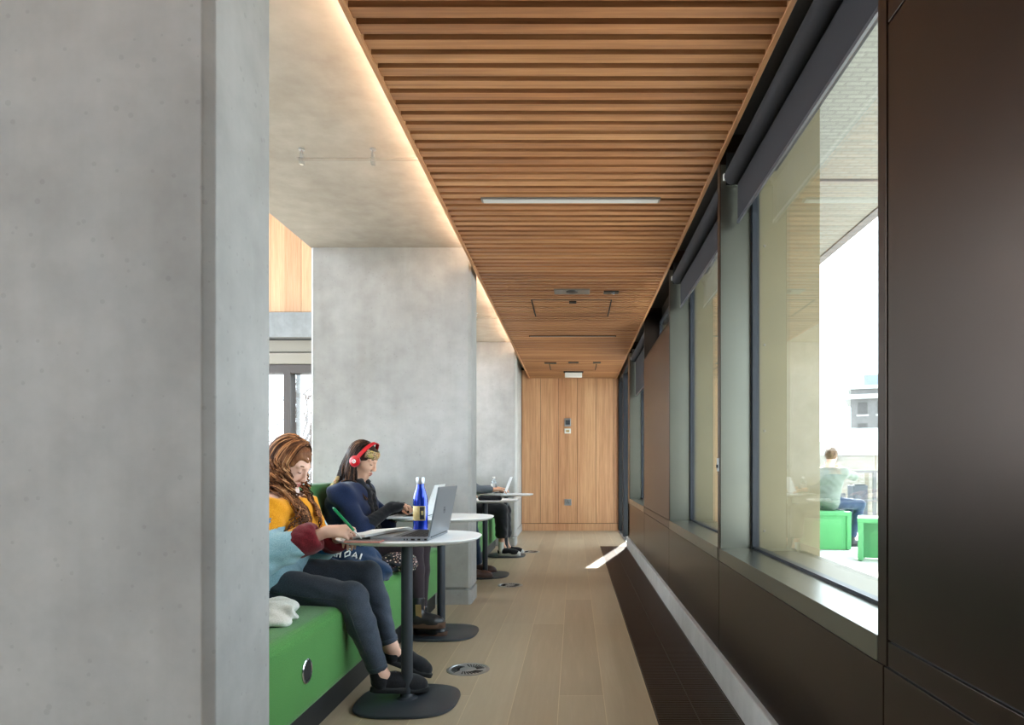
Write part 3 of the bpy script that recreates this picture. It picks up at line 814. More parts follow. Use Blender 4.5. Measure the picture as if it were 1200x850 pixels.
# ------------------------------------------------------------------ floor air diffusers
def diffuser():
    o = thing('floor_diffuser', (0, 0, 0), 'x', 'floor diffuser', 'round air diffusers in the floor')
    m = MB(); m.lathe([(.112, 0), (.112, .002), (.106, .005), (.096, .004), (.094, .0015)], (0, 0, 0), 48); m.build('rim', M['steel'], o)
    m = MB(); m.lathe([(.094, .0), (.094, .0016), (.02, .0022), (.0, .0022)], (0, 0, 0), 48); m.build('plate', M['steel'], o)
    m = MB()
    for k_ in range(30):
        a = 2*PI*k_/30
        if k_ % 10 in (0, 9): continue
        d = Vector((math.cos(a+.35), math.sin(a+.35), 0)); n_ = Vector((math.cos(a), math.sin(a), 0))
        m.obox(n_*.064+Vector((0, 0, .0022)), d*.022, Vector((-d.y, d.x, 0))*.0022, (0, 0, .0012))
    m.build('slots', M['slot_dark'], o)
    return o
d0 = diffuser()
for i, (px, py, lab) in enumerate(((548.5, 785, 'nearest round steel air diffuser in the oak floor, right of the front table base'),
                                   (598, 686.3, 'round steel air diffuser in the floor just past the middle concrete pier'),
                                   (622.5, 647, 'furthest round steel air diffuser in the floor, by the white toed sneakers'))):
    o = d0 if i == 0 else copy_tree(d0)
    Y = H*F/(py-549); o.location = ((px-673)*Y/F, Y, 0); o['label'] = lab

# ------------------------------------------------------------------ laptop tables
TOP = .74
def table():
    o = thing('laptop_table', (0, 0, 0), 'x', 'table', 'white topped pedestal tables along the bench')
    sq = superellipse(72, 2.35); c = (.003, .06)
    m = MB(); m.prism(sq, [(.290, .268, TOP-.020, *c), (.312, .290, TOP-.013, *c), (.322, .299, TOP-.004, *c), (.322, .299, TOP-.0015, *c), (.319, .296, TOP, *c)])
    m.build('tabletop', M['table_white'], o)
    m = MB(); m.tube([(0, 0, .012), (0, 0, TOP-.03)], .0255, 32); m.build('pole', M['slate_metal'], o)
    m = MB(); m.lathe([(.05, .014), (.044, .018), (.031, .024), (.0285, .034), (.027, .036)], (0, 0, 0), 32); m.build('collar', M['slate_metal'], o); m = MB(); m.lathe([(.11, TOP-.022), (.11, TOP-.027), (.03, TOP-.034)], (0, 0, 0), 32); m.build('top_plate', M['slate_metal'], o)
    sb = superellipse(72, 3.0)
    m = MB(); m.prism(sb, [(.222, .218, 0, .008, -.01), (.226, .222, .004, .008, -.01), (.224, .220, .011, .008, -.01), (.216, .212, .0145, .008, -.01), (.05, .05, .0155, 0, 0)])
    m.build('base', M['slate_metal'], o)
    return o
t0 = table()
TB = [(-.755, 3.08), (-.848, 4.35), (-.875, 6.70), (-.82, 8.2)]
for i, ((x, y), lab) in enumerate(zip(TB, ('white topped pedestal table nearest the camera, with the grey laptop and blue bottle',
        'white topped pedestal table in front of the person wearing red headphones',
        'white topped pedestal table with a black case on it, just past the middle pier',
        'furthest white topped pedestal table, with the clear water bottle and white laptop'))):
    o = t0 if i == 0 else copy_tree(t0)
    o.location = (x, y, 0); o['label'] = lab

# ------------------------------------------------------------------ green benches between the piers
SEAT = .455
def bench():
    o = thing('upholstered_bench', (-1.3, 3.5, 0), 'x', 'bench', 'long green benches between the concrete piers')
    y0, y1 = 1.84, 5.16
    m = MB(); m.box(-1.62, -1.0, y0, y1, .122, SEAT); m.build('seat', M['green'], o, bevel=.045, seg=5)
    m = MB(); m.box(-1.66, -1.53, y0, y1, .30, .955); m.build('backrest', M['green_back'], o, bevel=.03, seg=4)
    m = MB(); m.box(-1.60, -1.045, y0+.03, y1-.03, 0, .125); m.build('plinth', M['rubber_black'], o)
    m = MB(); m.lathe([(.046, 0), (.047, .003), (.043, .006), (.037, .004), (.036, -.004)], (-1.0, 2.55, .292), 40, (1, 0, 0)); pr = m.build('cable_port', M['chrome'], o)
    m = MB(); m.lathe([(.036, .0005), (.036, .002), (.0, .002)], (-1.0, 2.55, .292), 32, (1, 0, 0)); m.build('port_cover', M['rubber_black'], pr)
    return o
b0 = bench(); b0['label'] = 'long green upholstered bench nearest the camera, where the curly-haired person sits'
b1 = copy_tree(b0); b1.location = (-1.3, 7.42, 0); b1['label'] = 'long green upholstered bench beyond the middle concrete pier'

# ------------------------------------------------------------------ laptops
def laptop(hx, hy, yaw, w, d, lift, lean, label, body, base_z, t=.016, ports=False, logo=False):
    """hinge centre, yaw turns the user side away from -x; lid rises by lift and leans out by lean"""
    o = thing('laptop', (hx, hy, base_z), label, 'laptop')
    R = Matrix.Translation(Vector((hx, hy, base_z))) @ Matrix.Rotation(yaw, 4, 'Z')
    m = MB(); m.box(-d, 0, -w/2, w/2, .002, t); m.xf(R); m.build('base', body, o, bevel=.003)
    m = MB(); m.box(-d+.095, -.018, -w/2+.018, w/2-.018, t-.001, t+.0012); m.xf(R); kb = m.build('keyboard', M['laptop_dark'], o)
    m = MB()
    for i in range(5):
        for j in range(14): m.box(-.03-i*.0235, -.012-i*.0235-.0, -w/2+.024+j*(w-.05)/14, -w/2+.024+(j+.82)*(w-.05)/14, t+.001, t+.0026)
    m.xf(R); m.build('keys', M['slot_dark'], kb)
    m = MB(); m.box(-d+.02, -d+.082, -.055, .055, t-.0005, t+.0006); m.xf(R); m.build('touchpad', M['grey_plastic'], o)
    L = math.hypot(lift, lean); up = Vector((lean/L, 0, lift/L)); nr = Vector((up.z, 0, -up.x))
    c = Vector((.002, 0, t))+up*L/2
    m = MB(); m.obox(c, nr*.0035, (0, w/2, 0), up*L/2); m.xf(R); lid = m.build('lid', body, o, bevel=.002)
    m = MB(); m.obox(c-nr*.0037, nr*.0005, (0, w/2-.007, 0), up*(L/2-.008)); m.xf(R); m.build('screen', M['steel_lap'], lid)
    m = MB(); m.tube([(.0, -w/2+.04, t), (.0, w/2-.04, t)], .006, 10); m.xf(R); m.build('hinge', M['laptop_dark'], o)
    if logo:
        m = MB(); sl = Vector((0, 1, 0))*.25+up
        for q, (yy, h0, h1) in enumerate(((-.014, -.004, .016), (-.005, -.016, .004), (.005, -.004, .016), (.014, -.016, .004))):
            m.obox(c+nr*.0037+Vector((0, yy, 0))+up*(h0+h1)/2, nr*.0003, (0, .0016, 0), (up*1+Vector((0, -.3, 0))).normalized()*(h1-h0)/2)
        m.xf(R); m.build('logo', M['laptop_dark'], lid)
    if ports:
        m = MB()
        for xx, wd in ((-.012, .010), (-.04, .012), (-.066, .016), (-.09, .005), (-.102, .005)):
            m.box(xx-wd/2, xx+wd/2, -w/2-.0008, -w/2+.002, .005, .012)
        m.xf(R); m.build('ports', M['slot_dark'], o)
    return o
laptop(-.610, 3.068, -.04, .365, .25, .212, .042, 'grey open laptop on the nearest table, its lid back towards the window', M['laptop_grey'], TOP, .018, True, True)
laptop(-.915, 4.30, 0, .32, .225, .19, .068, 'pale open laptop on the second table, used by the person with red headphones', M['laptop_white'], TOP)
laptop(-.825, 8.12, 0, .31, .21, .19, .075, 'thin white open laptop on the furthest table', M['laptop_white'], TOP)

# ------------------------------------------------------------------ things on the tables
c = (-.747, 3.315)
o = thing('water_flask', (*c, TOP), 'blue metal drinking flask with silver cap and yellow sticker on the nearest table', 'bottle')
m = MB(); m.lathe([(.031, .0005), (.0345, .004), (.0355, .012), (.0355, .150), (.034, .168), (.028, .192), (.021, .212), (.0175, .226), (.0175, .234)], (*c, TOP), 48); fb = m.build('body', M['blue_bottle'], o)
m = MB(); m.lathe([(.0195, .233), (.0205, .236), (.0205, .262), (.0185, .266), (0, .266)], (*c, TOP), 40); m.build('cap', M['steel'], o)
def wrap(name, mat, r, a0, a1, z0, z1, par):
    m = MB(); n = 14; vs = []
    for k_ in range(n+1):
        a = a0+(a1-a0)*k_/n; vs += [(c[0]+r*math.sin(a), c[1]-r*math.cos(a), TOP+z0), (c[0]+r*math.sin(a), c[1]-r*math.cos(a), TOP+z1)]
    m.add(vs, [(2*k_, 2*k_+2, 2*k_+3, 2*k_+1) for k_ in range(n)], True)
    ob = m.build(name, mat, par, auto=False); sd = ob.modifiers.new('thick', 'SOLIDIFY'); sd.thickness = .0005; return ob
st = wrap('sticker', M['label_yellow'], .0361, -1.15, .95, .058, .128, fb)
wrap('sticker_print', M['label_dark'], .0367, .12, .78, .064, .124, st)
wrap('sticker_print', M['label_yellow'], .0371, .3, .6, .085, .105, st)

def sheet(name, pts, z, t, mat, label, cat, group=None, par=None, bend=0):
    m = MB(); n = len(pts)
    vs = [(x, y, z) for x, y in pts]+[(x, y, z+t) for x, y in pts]
    m.add(vs, [tuple(range(n))[::-1], tuple(range(n, 2*n))]+[(i, (i+1) % n, n+(i+1) % n, n+i) for i in range(n)], False)
    cx = sum(p[0] for p in pts)/n; cy = sum(p[1] for p in pts)/n
    ob = m.build(name, mat, par, origin=None if par else (cx, cy, z))
    return tag(ob, label, cat, group) if par is None else ob
nb = thing('notebook', (-.93, 3.08, TOP), 'open white notebook under the writing hand, overlapping the front of the grey laptop', 'notebook')
q_ = [(-1.00, 2.92), (-.88, 2.875), (-.765, 3.22), (-.965, 3.285)]
zq = [TOP+.004, TOP+.020, TOP+.024, TOP+.006]
m = MB(); m.hexa([(x, y, z) for (x, y), z in zip(q_, zq)], [(x, y, z+.004) for (x, y), z in zip(q_, zq)]); m.build('cover', M['paper'], nb)
m = MB()
for k_ in range(4):
    cx, cy = -.90, 3.075; g_ = .975-.012*k_; t_ = .02*k_-.02
    qq = [(cx+(x-cx)*g_*math.cos(t_)-(y-cy)*g_*math.sin(t_), cy+(y-cy)*g_*math.cos(t_)+(x-cx)*g_*math.sin(t_)) for x, y in q_]
    m.hexa([(x, y, z+.0045+.0016*k_) for (x, y), z in zip(qq, zq)], [(x, y, z+.0055+.0016*k_) for (x, y), z in zip(qq, zq)])
m.build('pages', M['paper'], nb)
ph = thing('phone', (-.88, 2.93, TOP), 'slim phone with a pink case lying at the near edge of the front table', 'phone')
m = MB(); m.box(-.955, -.805, 2.822, 2.895, TOP+.0005, TOP+.007); m.build('case', M['pink_card'], ph, bevel=.003)
m = MB(); m.box(-.950, -.810, 2.827, 2.890, TOP+.007, TOP+.0085); m.build('screen', M['grey_plastic'], ph)
# table 3: black case, crumpled tissue; table 4: clear bottle
o = thing('pencil_case', (-.80, 6.62, TOP), 'black soft pencil case lying on the third table', 'pencil case')
s_ = SDF().cap((-.90, 6.56, TOP+.023), (-.72, 6.56, TOP+.023), .026, .026, .01).cap((-.90, 6.60, TOP+.020), (-.72, 6.60, TOP+.020), .022, .022, .02).cut((0, 0, TOP+.001), (0, 0, 1))
sbuild(s_, 'body', M['black_cloth'], o, .006)
m = MB(); m.tube([(-.91, 6.575, TOP+.045), (-.71, 6.575, TOP+.045)], .003, 8); m.build('zip', M['steel'], o)
o = sbuild(SDF().ell((-.985, 6.60, TOP+.02), (.035, .03, .022), None, .02).ell((-.955, 6.58, TOP+.03), (.012, .02, .018), None, .02).cut((0, 0, TOP+.001), (0, 0, 1)), 'paper_tissue', [M['paper'], M['pink_card']], None, .005, wrinkle=.004, wfreq=130, origin=(-.985, 6.6, TOP), pick=lambda C: (C[:, 0] < -.99).astype(int))
tag(o, 'crumpled white and pink tissue beside the black case on the third table', 'tissue')
c = (-.96, 8.15)
o = thing('water_bottle', (*c, TOP), 'clear plastic water bottle with a paper band on the furthest table', 'bottle')
m = MB(); m.lathe([(.026, .0005), (.032, .006), (.033, .02), (.031, .05), (.033, .08), (.033, .13), (.028, .155), (.014, .180), (.013, .192)], (*c, TOP), 32); bb = m.build('body', M['clear_plastic'], o)
m = MB(); m.lathe([(.0335, .075), (.0338, .077), (.0338, .125), (.0335, .127)], (*c, TOP), 32); m.build('paper_band', M['paper'], bb)
m = MB(); m.lathe([(.0155, .190), (.016, .192), (.016, .208), (.015, .21), (0, .21)], (*c, TOP), 24); m.build('cap', M['white_plastic'], o)

# ------------------------------------------------------------------ soft things on the bench
def lump(name, prims, mats, label, cat, h=.006, wr=.004, wf=70, pick=None, floor=SEAT, org=None):
    s_ = SDF()
    for p in prims: s_.ell(*p)
    s_.cut((0, 0, floor+.002), (0, 0, 1))
    o = sbuild(s_, name, mats, None, h, wrinkle=wr, wfreq=wf, pick=pick, origin=org or (*prims[0][0][:2], floor))
    return tag(o, label, cat)
tote = thing('tote_bag', (-1.23, 3.62, SEAT), 'dark blue cotton tote bag with white writing, crumpled on the bench between the two people', 'bag')
s_ = SDF()
for p in (((-1.22, 3.60, .575), (.17, .12, .11)), ((-1.10, 3.58, .51), (.14, .12, .075)), ((-1.20, 3.74, .55), (.14, .12, .09)), ((-1.06, 3.68, .475), (.07, .10, .035)), ((-1.14, 3.50, .55), (.07, .05, .04))): s_.ell(p[0], p[1], None, .04)
s_.cut((0, 0, SEAT+.002), (0, 0, 1))
tb_ = sbuild(s_, 'body', M['tote_navy'], tote, .006, wrinkle=.006, wfreq=42)
def onto(ob, p, off):
    base = wl(ob); ok, q, n_, _ = ob.closest_point_on_mesh(Vector(p)-base)
    return q+base+n_*off
m = MB(); m.tube([(-1.30, 3.48, .58), (-1.24, 3.42, .60), (-1.15, 3.42, .57), (-1.12, 3.46, .54)], .010, 8); m.tube([(-1.08, 3.52, .53), (-1.02, 3.50, .50), (-1.01, 3.58, .475)], .010, 8); m.build('handle', M['tote_navy'], tote)
# scrawled white lettering and the small red mark on the bag's near side
w_ = MB(); rm = MB()
def bagpt(u, v):  # u along the bag, v up
    x = -1.30+.27*u; yy = 3.482+.02*abs(u-.4)+.035*v; return Vector((x, yy, .606+.040*v-.030*u))
for k_, (u, kind) in enumerate(((.02, 'C'), (.13, 'I'), (.20, 'R'), (.31, 'H'), (.46, 'O'), (.60, 'A'), (.72, 'I'))):
    Ls = {'C': [[(.8, .9), (.2, .8), (.05, .4), (.3, .05), (.8, .1)]], 'I': [[(.3, 0), (.4, 1)]], 'R': [[(.1, 0), (.2, 1), (.7, .8), (.3, .5), (.8, 0)]],
          'H': [[(.1, 0), (.2, 1)], [(.7, 0), (.8, 1)], [(.15, .5), (.75, .5)]], 'O': [[(.5, 1), (.1, .6), (.3, .05), (.8, .3), (.75, .8), (.5, 1)], [(.5, 1.2), (.75, 1.5)]],
          'A': [[(.0, 0), (.45, 1), (.8, 0)], [(.2, .4), (.65, .4)]]}[kind]
    for L in Ls:
        w_.tube([onto(tb_, bagpt(u+.11*a, v*.75), .002) for a, v in L], .0045, 6)
w_.build('lettering', M['paper'], tote)
for k_ in range(3): rm.tube([onto(tb_, bagpt(.30+.05*k_, 1.15), .002), onto(tb_, bagpt(.38+.05*k_, 1.3-.06*k_), .002)], .006, 6)
rm.build('red_mark', M['red_plastic'], tote)
lump('patterned_pouch', [((-1.00, 3.90, .515), (.10, .09, .055), None, .03), ((-1.07, 3.86, .50), (.06, .06, .04), None, .03), ((-.955, 3.92, .49), (.05, .06, .035), None, .03)], M['floral'],
     'dark floral patterned pouch lying on the bench beside the blue tote bag', 'bag', .005, .004, 90)
# white garment with an open cuff
o = thing('folded_white_top', (-1.16, 2.66, SEAT), 'crumpled white cotton garment lying on the near end of the green bench', 'garment')
s_ = SDF().ell((-1.24, 2.64, .475), (.12, .10, .045), None, .03).ell((-1.20, 2.74, .49), (.09, .08, .04), None, .03).cap((-1.22, 2.66, .505), (-1.09, 2.64, .492), .030, .028, .03)
s_.ell((-1.14, 2.58, .468), (.07, .05, .022), None, .02).ell((-1.075, 2.64, .492), (.03, .019, .019), None, .006, -1).cut((0, 0, SEAT+.002), (0, 0, 1))
sbuild(s_, 'cloth', M['white_cloth'], o, .004, wrinkle=.004, wfreq=65)
# ------------------------------------------------------------------ people
def frame(fwd, side=None):
    """forward, left, up of a head or trunk looking along fwd"""
    f_ = Vector(fwd).normalized(); l_ = Vector((0, 0, 1)).cross(f_).normalized(); u_ = f_.cross(l_).normalized()
    return f_, l_, u_
def rotm(f_, l_, u_): return [[f_.x, l_.x, u_.x], [f_.y, l_.y, u_.y], [f_.z, l_.z, u_.z]]

def head_prims(s, c, fr, sc=1.0):
    f_, l_, u_ = fr; R = rotm(*fr); c = Vector(c)
    def L(x, y, z): return c+(f_*x+l_*y+u_*z)*sc
    s.ell(L(-.012, 0, .030), (.094*sc, .074*sc, .086*sc), R, .01)
    s.ell(L(.030, 0, -.030), (.056*sc, .057*sc, .074*sc), R, .03)
    s.cap(L(.062, 0, -.094), L(.056, 0, -.094), .019*sc, .019*sc, .03)
    for q in (-1, 1):
        s.cap(L(.052, q*.016, -.094), L(-.012, q*.052, -.056), .015*sc, .017*sc, .025)
        s.cap(L(.052, q*.034, -.028), L(.030, q*.048, -.020), .022*sc, .020*sc, .02)
        s.cap(L(.080, q*.012, .026), L(.066, q*.046, .026), .010*sc, .008*sc, .012)
        s.ell(L(.092, q*.031, .006), (.014*sc, .016*sc, .011*sc), R, .010, -1)
        s.ell(L(.069, q*.031, .005), (.0135*sc, .0145*sc, .012*sc), R, .003)
        s.ell(L(.097, q*.010, -.034), (.011*sc, .009*sc, .008*sc), R, .006)
        s.ell(L(-.008, q*.073, -.008), (.016*sc, .008*sc, .029*sc), R, .006)
    s.cap(L(.084, 0, .018), L(.103, 0, -.025), .0075*sc, .0090*sc, .012)
    s.ell(L(.0845, 0, -.060), (.010*sc, .022*sc, .007*sc), R, .006)
    s.ell(L(.0820, 0, -.072), (.010*sc, .018*sc, .007*sc), R, .006)
    return L

def face_parts(root, c, fr, sc, hair, body):
    f_, l_, u_ = fr; R = rotm(*fr); c = Vector(c)
    def L(x, y, z): return c+(f_*x+l_*y+u_*z)*sc
    s = SDF().ell(L(.0865, 0, -.0605), (.010*sc, .020*sc, .0052*sc), R, .004).ell(L(.0842, 0, -.0715), (.010*sc, .017*sc, .0058*sc), R, .004)
    sbuild(s, 'lips', M['lip'], root, .0022)
    for q in (-1, 1):
        m = MB(); m.tube([L(.081, q*.016, .026), L(.081, q*.028, .032), L(.074, q*.042, .031), L(.065, q*.051, .026)], [.0025*sc, .0035*sc, .003*sc, .0015*sc], 8); m.build('eyebrow', hair, root)
        m = MB(); m.tube([L(.0795, q*.019, .000), L(.0835, q*.027, -.0035), L(.082, q*.036, -.0035), L(.076, q*.045, .001)], [.001*sc, .0019*sc, .0019*sc, .001*sc], 6); m.build('eyelashes', M['lash'], root)

def hand_prims(s, wrist, d, n_, thumb, curls=(20, 35, 30), spread=.0, sc=1.0, fk=None, tk=None):
    """d along the hand, n_ out of its back, thumb the side the thumb leaves"""
    w = Vector(wrist); d = Vector(d).normalized(); n_ = (Vector(n_)-d*Vector(n_).dot(d)).normalized()
    t_ = d.cross(n_); t_ = t_ if t_.dot(Vector(thumb)) > 0 else -t_
    offs = (.027, .009, -.009, -.025); lens = (.068, .076, .071, .056); base = (.082, .086, .082, .074)
    tips = []
    for i in range(4):
        k0 = w+t_*offs[i]*.6*sc+d*.012*sc; k1 = w+t_*offs[i]*sc+d*base[i]*sc+n_*.003*sc
        s.cap(k0, k1, .0125*sc, .0098*sc, .012)
        p = k1; dd = (d+t_*offs[i]*spread*10).normalized(); cur = curls if fk is None else fk[i]
        for j, (fr_, a) in enumerate(zip((.45, .30, .25), cur)):
            a = math.radians(a); dd2 = dd*math.cos(a)-n_*math.sin(a); nn = n_*math.cos(a)+dd*math.sin(a)
            q = p+dd2*lens[i]*fr_*sc; r0 = (.0082-.0008*j)*sc; r1 = (.0076-.0009*j)*sc
            s.cap(p, q, r0, r1, .003); p = q; dd = dd2; n0 = n_; n_ = nn
        tips.append(p); n_ = (n_-d*n_.dot(d)).normalized() if False else Vector(n_)
        # back to the palm normal for the next finger
        n_ = (t_.cross(d)) if (t_.cross(d)).dot(hand_up[0]) > 0 else -(t_.cross(d))
    tk = tk or ((.55, .75, -.25), (.85, .35, -.35), (.95, .05, -.3))
    p = w+t_*.018*sc+d*.022*sc-n_*.004*sc
    for j, (L_, r, v) in enumerate(zip((.040, .032, .026), (.0125, .0095, .0082), tk)):
        q = p+(d*v[0]+t_*v[1]+n_*v[2]).normalized()*L_*sc; s.cap(p, q, r*sc, (r-.0015)*sc, .008 if j == 0 else .003); p = q
    tips.append(p)
    return tips
hand_up = [Vector((0, 0, 1))]
def hand(s, wrist, d, n_, thumb, **kw):
    dv = Vector(d).normalized(); nv = Vector(n_); hand_up[0] = (nv-dv*nv.dot(dv)).normalized()
    return hand_prims(s, wrist, d, n_, thumb, **kw)

def strand(L, sc, psi, x0, rad, fall, rnd, r0, curl=0, wl_=.05, n=22, lift=.006, arc=100, target=None, nk=5, mb=None, keep=()):
    """one lock: over the scalp from the parting, then falling"""
    pts = []; ps = math.radians(psi)
    for i in range(7):
        a = math.radians(arc*i/6); sa, ca = math.sin(a), math.cos(a)
        ax = (.094+lift+rad); bx = (.074+lift+rad); cx = (.086+lift+rad)
        pts.append(L(-.012+ax*sa*math.cos(ps)+x0*(1-sa), bx*sa*math.sin(ps), .030+cx*ca))
    p = pts[-1].copy(); d = (pts[-1]-pts[-2]).normalized()
    ph = rnd.uniform(0, 2*PI); steps = n; st = fall/steps
    tgt = target if target is not None else p
    core = p.copy(); out = []
    for i in range(1, steps+1):
        t = i/steps; g = min(1, t*2.5)
        d = (d*(1-.35)+Vector((0, 0, -1))*.35+Vector((tgt.x-core.x, tgt.y-core.y, 0))*1.6).normalized()
        core = core+d*st
        amp = curl*min(1, t*2.2)
        ang = ph+2*PI*i*st/wl_
        out.append(core+Vector((math.cos(ang), math.sin(ang), .15*math.sin(ang*1.3)))*amp)
    for j, q in enumerate(out):
        for a_, b_, r_ in keep:
            ab = b_-a_; tt = max(0, min(1, (q-a_).dot(ab)/ab.dot(ab))); cc = a_+ab*tt; dd = q-cc
            if dd.length < r_: q = cc+(dd.normalized() if dd.length > 1e-4 else Vector((1, 0, 0)))*r_
        out[j] = q
    pts += out
    rr = [r0*.7]+[r0]*(len(pts)-3)+[r0*.75, r0*.3]
    mb.tube(pts, rr, nk, True)

def torso_prims(s, J, e=0.0, k=.06):
    """pelvis, waist, chest, shoulders; e widens it for clothing"""
    pe, ch, nk = J['pelvis'], J['chest'], J['neck']; shR, shL = J['shR'], J['shL']; hR, hL = J['hipR'], J['hipL']
    ax = (shL-shR).normalized(); hx = (hL-hR).normalized(); g = J.get('girth', 1.0)
    s.cap(pe-hx*.07, pe+hx*.07, .105*g+e, None, k)
    mid = pe.lerp(ch, .5)
    s.cap(mid-ax*.055, mid+ax*.055, .088*g+e, None, k); s.cap(pe-hx*.06, mid-ax*.055, .10*g+e, .088*g+e, k); s.cap(pe+hx*.06, mid+ax*.055, .10*g+e, .088*g+e, k)
    s.cap(mid-ax*.055, ch-ax*.075, .088*g+e, .095*g+e, k); s.cap(mid+ax*.055, ch+ax*.075, .088*g+e, .095*g+e, k)
    s.cap(ch-ax*.075, ch+ax*.075, .095*g+e, None, k)
    f_ = ax.cross(nk-ch).normalized(); f_ = f_ if f_.x*J.get('fs', 1) > 0 else -f_
    if J.get('bust', 1):
        for q in (-1, 1): s.ell(ch+ax*.062*q+f_*(.062+e*.5)-(nk-ch).normalized()*.025, (.052+e,)*3, None, .04)
    top = nk-(nk-ch).normalized()*.035
    for sh in (shR, shL):
        s.cap(top, sh.lerp(top, .1), .045+e, .048*g+e, k); s.cap(ch, sh, .08*g+e, .05*g+e, k)
    s.cap(ch, nk, .08*g+e, .05+e, k)

def person(spec, label, skin, h=.0055, legs=True):
    J = {k_: (Vector(v) if k_ != 'face' and isinstance(v, (tuple, Vector)) else v) for k_, v in spec.items()}
    root = thing('person', (J['pelvis'].x, J['pelvis'].y, J.get('base', 0.0)), label, 'person')
    s = SDF(); fr = J['face']; sc = J.get('hs', .95)
    torso_prims(s, J)
    hc = J['head']; L = head_prims(s, hc, fr, sc)
    s.cap(J['neck'], L(-.028, 0, -.045), .052, .046, .02); s.cap(J['neck'], L(-.005, 0, -.06), .045, .036, .02)
    ar = J.get('arm', 1.0)
    for a, b_, c_ in (('shR', 'elR', 'wrR'), ('shL', 'elL', 'wrL')):
        s.cap(J[a], J[b_], .046*ar, .037*ar, .02); s.cap(J[b_], J[b_].lerp(J[c_], .4), .037*ar, .037*ar, .01); s.cap(J[b_].lerp(J[c_], .4), J[c_], .037*ar, .024*ar, .01)
    tips = {}
    for sd in 'RL':
        kw = J['hand'+sd]; tips[sd] = hand(s, J['wr'+sd], **kw)
        s.cap(J['wr'+sd], J['wr'+sd]+Vector(kw['d']).normalized()*.03, .021, .020, .015)
    for sd in 'RL':
        hp, kn, an = J['hip'+sd], J['kn'+sd], J['an'+sd]; toe, heel = J['toe'+sd], J['heel'+sd]
        s.cap(hp, kn, .080, .055, .03); s.cap(kn, kn.lerp(an, .35), .053, .052, .02); s.cap(kn.lerp(an, .35), an, .052, .033, .02)
        fd = (toe-heel).normalized(); h2 = heel+fd*.045+Vector((0, 0, .040)); t2 = toe-fd*.060+Vector((0, 0, .036))
        s.cap(an, h2, .032, .024, .02); s.cap(h2, t2, .024, .020, .02); s.cap(an, h2.lerp(t2, .45), .027, .020, .02)
    sbuild(s, 'body', skin, root, h)
    return root, J, L, tips

def shoe(root, heel, toe, shaft_to=None, upper=None, sole=None, wide=.040, name='shoe', th=.022, laces=None, toe_cap=None, low=.0, ankle_r=.040, elastic=None):
    """heel and toe are points on the underside"""
    heel, toe = Vector(heel), Vector(toe); d = (toe-heel); Ln = d.length; d.normalize()
    l_ = Vector((0, 0, 1)).cross(d).normalized(); u_ = d.cross(l_).normalized()
    A = lambda x, y, z: heel+d*x+l_*y+u_*z
    s = SDF()
    s.cap(A(.035, 0, .048), A(.10, 0, .052), .036, .036, .02); s.cap(A(.10, 0, .050), A(Ln-.075, 0, .036), .038, wide, .02)
    s.cap(A(Ln-.09, .003, .032), A(Ln-.042, 0, .030), wide+.001, wide-.006, .02)
    if shaft_to is not None: s.cap(A(.045, 0, .06), shaft_to, .040, ankle_r, .03)
    s.cut(A(0, 0, th*.6), u_, .003)
    if shaft_to is not None:
        v = (Vector(shaft_to)-A(.045, 0, .06)).normalized(); s.cut(Vector(shaft_to)+v*.0, -v, .004)
    sh = sbuild(s, name, upper, root, .0045)
    n = 40; m = MB(); out = []
    for k_ in range(n):
        a = 2*PI*k_/n; x = math.cos(a); y = math.sin(a)
        xx = Ln/2+x*(Ln/2+.002); wd = (.034+(wide-.030)*min(1, max(0, (xx/Ln-.25)*2)))*(1-.10*max(0, .55-xx/Ln)); out.append((xx, math.copysign(abs(y)**.75, y)*wd))
    vs = [A(x, y, z) for z, g_ in ((0, .96), (.003, 1), (th, 1), (th+.004, .93)) for x, y in [((x-Ln/2)*g_+Ln/2, y*g_) for x, y in out]]
    fs = [(i*n+k_, i*n+(k_+1) % n, (i+1)*n+(k_+1) % n, (i+1)*n+k_) for i in range(3) for k_ in range(n)]+[tuple(range(n))[::-1], tuple(3*n+k_ for k_ in range(n))]
    m.add(vs, fs, True); m.build('sole', sole, sh)
    if toe_cap is not None:
        s = SDF().cap(A(Ln-.055, .0, .028), A(Ln-.036, 0, .026), wide-.001, wide-.006, .01).cut(A(0, 0, th*.6), u_, .002).cut(A(Ln-.05, 0, 0), d, .002)
        sbuild(s, 'toe_cap', toe_cap, sh, .0045)
    if laces is not None:
        m = MB()
        for i in range(5):
            x = .095+i*.020; z = .090-i*.0065
            m.tube([A(x, -.026, z-.012), A(x+.004, -.012, z), A(x+.008, .012, z), A(x+.010, .026, z-.012)], .0025, 6)
            m.tube([A(x+.010, -.026, z-.014), A(x+.004, 0, z+.002), A(x, .026, z-.012)], .0022, 6)
        m.build('laces', laces, sh)
    if elastic is not None:
        for q in (-1, 1):
            m = MB(); m.obox(A(.055, q*.0385, .105), d*.017, l_*.0022, (u_*1.0+d*(-.1)).normalized()*.040); m.build('elastic_panel', elastic, sh, bevel=.001)
    return sh, A

def trouser_leg(s, J, sd, e=.012, k=.03, hem=.93, rt=.08, rk=.055, ra=.036):
    hp, kn, an = J['hip'+sd], J['kn'+sd], J['an'+sd]; end = kn.lerp(an, hem)
    s.cap(hp, kn, rt+e, rk+e, k); s.cap(kn, kn.lerp(an, .35), rk-.001+e, rk-.002+e, k); s.cap(kn.lerp(an, .35), end, rk-.002+e, ra+e, .015)
    return end

def yaw(v, a):
    a = math.radians(a); return (v[0]*math.cos(a)-v[1]*math.sin(a), v[0]*math.sin(a)+v[1]*math.cos(a), v[2])

